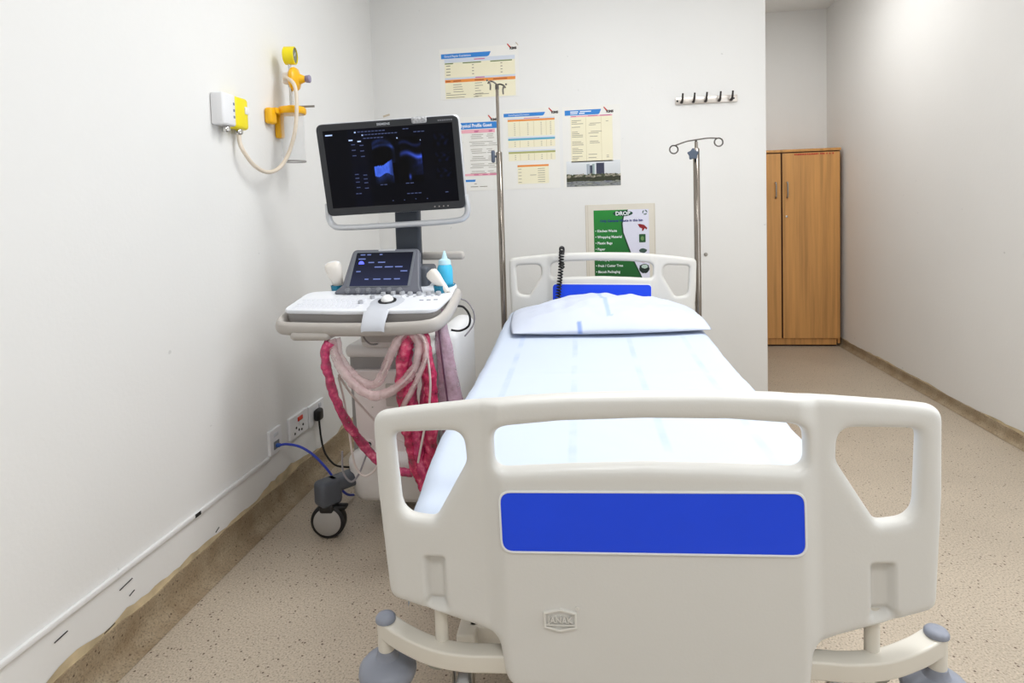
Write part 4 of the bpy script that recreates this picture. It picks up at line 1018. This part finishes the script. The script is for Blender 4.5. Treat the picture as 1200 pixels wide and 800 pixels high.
# ------------------------------------------------------------------ posters
def pm_(name, rgb): return mat('print_' + name, rgb, .55, var=.01)
P_paper = pm_('paper', (240, 238, 233)); P_blue = pm_('blue', (52, 134, 214)); P_cream = pm_('cream', (244, 237, 208)); P_orange = pm_('orange', (238, 150, 70))
P_lilac = pm_('lilac', (214, 220, 232)); P_ink = pm_('ink', (150, 142, 126)); P_dark = pm_('dark_ink', (60, 52, 50)); P_red = pm_('red', (200, 52, 44))
P_pink = pm_('pink', (240, 176, 190)); P_hot = pm_('magenta', (206, 110, 150)); P_green = pm_('olive', (120, 140, 90)); P_teal = pm_('teal', (90, 170, 200)); P_lime = pm_('lime', (176, 178, 110)); P_whitei = pm_('white_ink', (246, 250, 255))
class Poster:
    def __init__(s, label, x0, x1, z0, z1, cat='poster', group='information posters on the wall', mat_=None):
        s.x0, s.x1, s.z0, s.z1 = x0, x1, z0, z1
        s.t = thing('wall_poster', label, cat, ((x0 + x1) / 2, YB - .001, z0), 0, group); s.L = 0
        s.sheet = MB().box(x0, x1, YB - .0016, YB - .0004, z0, z1).obj('paper_sheet', mat_ or P_paper, s.t, smooth=False)
    def y(s, l): return YB - .0018 - .0004 * l
    def shape(s, name, ring, m, l=1, parent=None):
        q = MB(); n = len(ring); q.add([(x, s.y(l), z) for x, z in ring], [tuple(range(n))]); return q.obj(name, m, parent or s.t, smooth=False)
    def rect(s, name, x0, x1, z0, z1, m, l=1, r=0, parent=None): return s.shape(name, rect(x0, x1, z0, z1, r) if r else [(x0, z0), (x1, z0), (x1, z1), (x0, z1)], m, l, parent)
    def text(s, name, txt, x, z, size, m, l=3, align='LEFT', bold=0., sx=1., parent=None):
        q = MB(); q.me(text_mesh(txt, size, .0002, align, bold, sx), T(x, s.y(l), z) @ FRONT); return q.obj(name, m, parent or s.t, smooth=False)
    def lines(s, name, items, m, l=3, h=.004, parent=None):
        q = MB()
        for (x, z, wd) in items: q.add([(x, s.y(l), z), (x + wd, s.y(l), z), (x + wd, s.y(l), z + h), (x, s.y(l), z + h)], [(0, 1, 2, 3)])
        return q.obj(name, m, parent or s.t, smooth=False)
    def logo(s, x, z):
        lo = s.shape('logo_mark', [(x, z + .030), (x + .010, z + .018), (x + .018, z + .006), (x + .026, z + .012), (x + .012, z + .026), (x + .004, z + .036)], P_red, 2)
        s.text('logo_lettering', 'KIMS', x + .018, z - .002, .020, P_dark, 3, bold=.0012, parent=lo)
rp_ = random.Random(5)
# landscape poster on top
p = Poster('landscape poster with blue header and orange table band hung above the others', -.978, -.462, 2.020, 2.345)
p.shape('header_band', rp([(-.966, 2.282), (-.655, 2.282, .02), (-.640, 2.312), (-.966, 2.312)]), P_blue, 1)
p.text('header_text', 'General Regular Examinations', -.945, 2.290, .020, P_whitei, 3, sx=.72)
p.logo(-.535, 2.318)
p.rect('table_header', -.945, -.487, 2.255, 2.280, P_lilac, 1); p.lines('table_title', [(-.75, 2.266, .07)], P_hot, 3, .006)
p.rect('table_block', -.945, -.487, 2.160, 2.255, P_cream, 1)
p.lines('column_heads', [(-.943, 2.246, .055), (-.825, 2.246, .12), (-.645, 2.246, .14)], P_green, 3, .007)
p.lines('table_print', [(-.935, 2.232 - k * .019, .028) for k in range(4)] + [(-.765, 2.232 - k * .019, .012) for k in range(4)] + [(-.58, 2.232 - k * .019, .012) for k in range(4)], P_ink, 3, .005)
p.rect('table_header', -.945, -.487, 2.146, 2.160, P_lilac, 1); p.lines('table_title', [(-.745, 2.150, .06)], P_hot, 3, .006)
p.rect('table_band', -.945, -.487, 2.128, 2.147, P_orange, 2); p.lines('column_heads', [(-.94, 2.134, .03), (-.89, 2.134, .05), (-.75, 2.134, .06), (-.63, 2.134, .09)], pm_('rust', (170, 84, 50)), 3, .006)
p.rect('table_block', -.945, -.487, 2.026, 2.128, P_cream, 1)
p.lines('table_print', [(-.892, 2.112 - k * .015, .03 + .04 * rp_.random()) for k in range(4)] + [(-.75, 2.116 - k * .0165, .025 + .03 * rp_.random()) for k in range(6)] + [(-.94, 2.048, .13), (-.94, 2.032, .12), (-.94, 2.06, .03)] + [(-.76, 2.045, .10), (-.76, 2.030, .03)], P_ink, 3, .0035)
# portrait poster half hidden by the monitor
p = Poster('portrait poster with pink table rows and white lettered blue band partly behind the monitor', -1.02, -.592, 1.430, 1.905)
p.rect('header_band', -1.02, -.606, 1.826, 1.868, P_blue, 1); p.text('header_text', 'Physical Profile Guest', -.648, 1.838, .030, P_whitei, 3, align='RIGHT', bold=.0008, sx=.82)
p.logo(-.672, 1.876)
p.rect('table_band', -1.0, -.630, 1.800, 1.822, P_pink, 1); p.lines('column_heads', [(-.765, 1.810, .03), (-.67, 1.810, .025), (-.765, 1.803, .025), (-.67, 1.803, .02)], P_hot, 3, .005)
it = []
for k in range(22):
    z = 1.788 - k * .0118
    if k % 4 != 3: it += [(-.80 + .02 * rp_.random(), z, .07 + .05 * rp_.random()), (-.69 + .02 * rp_.random(), z, .035 + .025 * rp_.random())]
    it += [(-.96, z, .10 * rp_.random() + .02)]
p.lines('table_print', it, P_ink, 3, .0028)
p.rect('table_band', -1.0, -.627, 1.525, 1.539, P_pink, 1); p.lines('column_heads', [(-.775, 1.529, .03), (-.72, 1.529, .035), (-.67, 1.529, .04)], P_hot, 3, .005)
p.shape('footer_band', rp([(-.95, 1.487), (-.770, 1.487, .006), (-.765, 1.501), (-.95, 1.501)]), P_blue, 1); p.lines('footer_print', [(-.775, 1.471, .016), (-.80, 1.453, .05), (-.74, 1.453, .05)], P_ink, 3, .004)
# three-table poster
p = Poster('pale poster of three cream tables and a small orange one beside the tall drip pole', -.578, -.218, 1.430, 1.938)
p.shape('header_band', rp([(-.570, 1.890), (-.315, 1.890, .014), (-.303, 1.912), (-.570, 1.912)]), P_blue, 1); p.text('header_text', 'General Registered Examinations', -.54, 1.896, .014, P_whitei, 3, sx=.72)
p.logo(-.282, 1.902)
p.lines('table_title', [(-.44, 1.876, .10)], P_hot, 3, .004)
for (z0, z1, m) in ((1.765, 1.872, P_orange), (1.694, 1.752, P_teal), (1.610, 1.668, P_lime)):
    p.rect('table_block', -.545, -.245, z0, z1, P_cream, 1); p.rect('table_band', -.545, -.245, z1 - .012, z1, m, 2); p.rect('table_header', -.545, -.245, z1, z1 + .008, P_lilac, 1)
    p.lines('table_print', [(x, z0 + .008 + k * .012, .008) for x in (-.505, -.42, -.335, -.275) for k in range(int((z1 - z0 - .02) / .012))], P_ink, 3, .003)
    p.lines('table_rules', [(x, z0, .0018) for x in (-.47, -.38, -.30)], pm_('rule', (206, 194, 150)), 2, z1 - z0 - .013)
p.rect('table_block', -.490, -.290, 1.462, 1.582, P_cream, 1); p.rect('table_band', -.490, -.290, 1.570, 1.582, P_orange, 2)
p.lines('table_print', [(-.485, 1.555 - k * .021, .02) for k in range(5)] + [(-.36, 1.555 - k * .014, .045) for k in range(7)] + [(-.41, 1.515, .04)], P_ink, 3, .003)
# skyline poster
p = Poster('poster with cream table above a photograph of dark towers and waterfront trees', -.195, .165, 1.428, 1.935)
p.shape('header_band', rp([(-.180, 1.880), (.035, 1.880, .016), (.048, 1.912), (-.180, 1.912)]), P_blue, 1)
p.lines('header_text', [(-.145, 1.898, .05), (-.085, 1.898, .07), (-.145, 1.887, .045), (-.09, 1.887, .035)], P_whitei, 3, .006)
p.logo(.062, 1.890)
p.rect('table_band', -.145, .115, 1.868, 1.876, P_pink, 1); p.lines('column_heads', [(-.14, 1.870, .03), (-.035, 1.870, .06), (.04, 1.870, .065)], P_hot, 3, .005)
p.rect('table_block', -.145, .115, 1.585, 1.868, P_cream, 1)
it = []
for k in range(26):
    z = 1.855 - k * .0102
    if rp_.random() < .7: it.append((-.138, z, .03 + .05 * rp_.random()))
    if rp_.random() < .4: it.append((-.04 + .02 * rp_.random(), z, .04 + .03 * rp_.random()))
    if rp_.random() < .2: it.append((.075, z, .015))
p.lines('table_print', it, P_ink, 3, .003)
p.lines('table_rules', [(-.05, 1.585, .0015), (.045, 1.585, .0015)], MATS['print_rule'], 2, .28)
def sky_pic(u, v):
    n_ = noise.noise((u * 9, v * 9, 1)); h1 = .42 + .06 * noise.noise((u * 12, 0, 3)) + .04 * noise.noise((u * 40, 0, 3))
    if v < .20 + .02 * n_: c = (.52 + .15 * noise.noise((u * 6, v * 60, 2)), .53 + .15 * noise.noise((u * 6, v * 60, 2)), .53); return tuple(q * (.7 if noise.noise((u * 15, v * 30, 8)) > .2 else 1) for q in c)
    if v < .36 + .05 * n_: s = .16 + .10 * max(0, noise.noise((u * 25, v * 25, 4))); return (s * 1.1, s * 1.15, s * .7)
    if v < h1 + .06: 
        s = .55 + .3 * noise.noise((u * 30, v * 20, 6)); return (s, s * .96, s * .85) if noise.noise((u * 14, v * 10, 5)) > -.1 else (.25, .28, .18)
    if .37 < u < .44 and v < .88: s = .62 + .25 * ((int(u * 120) % 3) == 0); return (s * .92, s * .97, s * 1.02)
    if .44 < u < .48 and v < .82: return (.22, .25, .33)
    if .48 < u < .53 and v < .88: s = .55 + .2 * (int(u * 140) % 2); return (s * .9, s, s)
    if .555 < u < .70 and v < .90: s = .16 + .08 * (int(v * 60) % 2); return (s, s * 1.05, s * 1.5)
    w_ = .80 + .12 * v; return (w_ * .97, w_ * .985, w_)
colour_grid('waterfront_picture', -.178, .160, 1.432, 1.592, p.y(1), 110, 60, sky_pic, M_pic, p.t)
# waste sorting poster in a clear sleeve
sl = mat('poster_sleeve', (226, 220, 208), .3, var=.03)
p = Poster('green and white waste sorting poster in a cream sleeve behind the headboard', -.066, .366, .62, 1.314, mat_=sl)
DX0, DX1, DZ0, DZ1 = -.014, .328, .70, 1.278
p.rect('poster_ground', DX0, DX1, DZ0, DZ1, pm_('lavender_white', (226, 226, 244)), 1)
def curve_x(v):      # v 0 bottom .. 1 top
    pts = [(0, .345), (.30, .275), (.45, .235), (.60, .205), (.75, .175), (.85, .170), (.93, .180), (1, .205)]
    for (a, xa), (b_, xb) in zip(pts, pts[1:]):
        if a <= v <= b_: return xa + (xb - xa) * (v - a) / (b_ - a)
nv = 40; ring = [(DX0, DZ0)] + [(min(DX1, DX0 + curve_x(k / nv) + .010), DZ0 + (DZ1 - DZ0) * k / nv) for k in range(nv + 1)] + [(DX0, DZ1)]
p.shape('dark_green_edge', ring, pm_('dark_green', (18, 66, 38)), 2)
def green_pic(u, v): return (.07 + .03 * v, .30 + .24 * v, .14 + .05 * v)
GN = 24; V = []; F = []; cols = []
for j in range(nv + 1):
    v = j / nv
    for i in range(GN + 1):
        V.append((DX0 + min(DX1 - DX0, curve_x(v)) * i / GN, p.y(3), DZ0 + (DZ1 - DZ0) * v)); cols.append(green_pic(i / GN, v))
for j in range(nv):
    for i in range(GN): a = j * (GN + 1) + i; F.append((a, a + 1, a + GN + 2, a + GN + 1))
gm = bpy.data.meshes.new('green_field'); gm.from_pydata(V, [], F); at = gm.color_attributes.new('picture', 'FLOAT_COLOR', 'POINT')
for d, c in zip(at.data, cols): d.color = (*lin([255 * q for q in c]), 1)
gm.materials.append(M_pic); link('green_field', gm, p.t)
ov = p.shape('title_oval', [(.168 + .062 * math.cos(a * math.pi / 12), 1.255 + .018 * math.sin(a * math.pi / 12)) for a in range(24)], pm_('oval_green', (22, 72, 56)), 4)
p.text('title_text', 'DROP', .168, 1.2435, .034, P_whitei, 5, 'CENTER', .0008, parent=ov)
p.text('subtitle_text', 'Only General Waste in this bin', .158, 1.203, .0215, pm_('navy', (28, 36, 120)), 5, 'CENTER', .0006, .98)
for k, s_ in enumerate(('Kitchen Waste', 'Wrapping Material', 'Plastic Bags', 'Paper', 'Cartons', 'Newspaper', 'Fruit / Cutter Tree', 'Biscuit Packaging')):
    p.text('list_text', '• ' + s_, -.006, 1.140 - k * .0385 + (.0 if k < 5 else .010), .022, P_whitei, 5, bold=.0004, sx=.92)
def blob(cx, cz, rx, rz, m, l=4, seed=0, name='waste_picture'):
    return p.shape(name, [(cx + rx * math.cos(a * math.pi / 10) * (1 + .3 * noise.noise((a * .7, seed, 0))), cz + rz * math.sin(a * math.pi / 10) * (1 + .3 * noise.noise((a * .7, seed, 4)))) for a in range(20)], m, l)
p.shape('waste_picture', [(.258, 1.185), (.272, 1.186), (.298, 1.180), (.318, 1.160), (.312, 1.150), (.302, 1.158), (.292, 1.143), (.284, 1.142), (.286, 1.156), (.270, 1.165)], pm_('crimson', (140, 24, 34)), 4)
p.rect('waste_picture', .266, .306, 1.070, 1.122, pm_('pack_green', (34, 84, 48)), 4, .006); blob(.286, 1.095, .010, .014, pm_('pack_light', (110, 150, 90)), 5, 2)
blob(.288, 1.018, .024, .014, pm_('can_green', (60, 84, 76)), 4, 5); blob(.290, .955, .026, .012, P_red, 4, 7)
blob(.295, .905, .032, .030, pm_('pot_dark', (24, 40, 38)), 4, 9); blob(.297, .918, .020, .013, pm_('pot_light', (190, 210, 200)), 5, 3)
rc = MB()
for k in range(3):
    a0 = k * 2 * math.pi / 3
    ring = [(math.cos(a0 + d) * r_, math.sin(a0 + d) * r_) for d, r_ in ((0, .010), (.8, .010), (1.5, .010), (1.5, .016), (.8, .016), (0, .016))]
    rc.add([(.304 + x, p.y(4), 1.258 + z) for x, z in ring], [tuple(range(6))])
rc.obj('recycling_mark', pm_('recycle', (40, 84, 74)), p.t, smooth=False)
p.lines('sleeve_edge', [(-.066, .62, .004), (.362, .62, .004), (-.052, .62, .003)], pm_('sleeve_line', (206, 196, 180)), 1, .69)

# ------------------------------------------------------------------ hook rail
hr = thing('hook_rail', 'steel coat hook rail with five dark pegs high on the wall', 'hook rail', (.683, YB, 1.912))
MB().rbox(-.183, .183, -.012, 0, 0, .042, .003, 2).obj('rail_plate', mat('rail_steel', (214, 206, 198), .32, metal=.6, var=.08, scale=20), hr, local=True)
M_peg = mat('dark_peg', (58, 52, 50), .35, metal=.4)
for x in (-.148, -.078, -.006, .074, .144):
    MB().tube([(x, -.010, .012), (x, -.032, .010), (x + .002, -.042, .022), (x + .004, -.046, .048), (x + .005, -.047, .060)], [.009, .008, .0065, .0055, .006], 10, 5).obj('peg', M_peg, hr, local=True)
for x in (-.172, .160): MB().lathe([(.006, 0), (.006, .003), (.003, .004)], 12, T(x, -.012, .020) @ RX(90)).obj('screw', M_dark, hr, local=True)

# ------------------------------------------------------------------ cupboard
cx0, cx1, cy0, cy1, ch = 1.165, 2.118, 5.66, 6.03, 1.752
cb = thing('wooden_cupboard', 'tall beech laminate two door cupboard at the end of the passage', 'cupboard', ((cx0 + cx1) / 2, cy1 - .18, 0))
q = MB(); q.box(cx0, cx0 + .018, cy0, cy1, .03, ch - .02); q.box(cx1 - .018, cx1, cy0, cy1, .03, ch - .02); q.box(cx0, cx1, cy1 - .01, cy1, .03, ch - .02); q.box(cx0, cx1, cy0 + .01, cy1, .06, .078); q.obj('carcass', M_wood, cb, smooth=False)
MB().rbox(cx0 - .005, cx1 + .003, cy0 - .022, cy1, ch - .024, ch, .004, 2).obj('cupboard_top', M_wood, cb)
MB().box(cx0 + .01, cx1 - .03, cy0 + .0, cy0 + .018, .018, .075).obj('plinth', M_wood, cb, smooth=False)
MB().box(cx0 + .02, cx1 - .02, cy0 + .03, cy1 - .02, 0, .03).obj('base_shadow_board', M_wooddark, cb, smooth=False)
mid = 1.628
for (a, b_, hx, lock) in ((cx0 + .003, mid - .006, 1.575, False), (mid + .006, cx1 - .006, 1.672, True)):
    d = MB().rbox(a, b_, cy0 - .020, cy0 - .001, .078, ch - .030, .0015, 1).obj('door', M_wood, cb)
    e = MB()
    for r4 in ((a - .002, a + .002, .078, ch - .03), (b_ - .002, b_ + .002, .078, ch - .03)): e.box(r4[0], r4[1], cy0 - .019, cy0 - .002, r4[2], r4[3])
    e.box(a, b_, cy0 - .0205, cy0 - .002, ch - .033, ch - .029); e.obj('door_edging', M_wooddark, d, smooth=False)
    MB().tube([(hx, cy0 - .020, 1.335), (hx, cy0 - .045, 1.34), (hx, cy0 - .048, 1.40), (hx, cy0 - .045, 1.46), (hx, cy0 - .020, 1.465)], .007, 10, 5).obj('handle', M_steel, d)
    if lock: MB().lathe([(.010, 0), (.010, .005), (.004, .006)], 14, T(1.668, cy0 - .020, 1.165) @ RX(90)).obj('lock', M_chrome, d)
wt = MB(); rnn = random.Random(2); x = 1.735
while x < 2.05:
    wd = rnn.uniform(.006, .012); wt.box(x, x + wd, cy0 - .0212, cy0 - .0203, ch - .056 + rnn.uniform(0, .003), ch - .040); x += wd + (.004 if rnn.random() < .8 else .016)
wt.obj('red_lettering', P_red, cb, smooth=False)

for o in bpy.data.objects:
    if o.name.split('.')[0] in ('screen_text', 'table_print', 'column_heads', 'table_title', 'table_rules', 'header_text', 'footer_print', 'red_lettering', 'model_lettering', 'jar_scale', 'scuff_mark', 'recycling_mark', 'sleeve_edge') and o.parent is not None:
        o['kind'] = 'stuff'
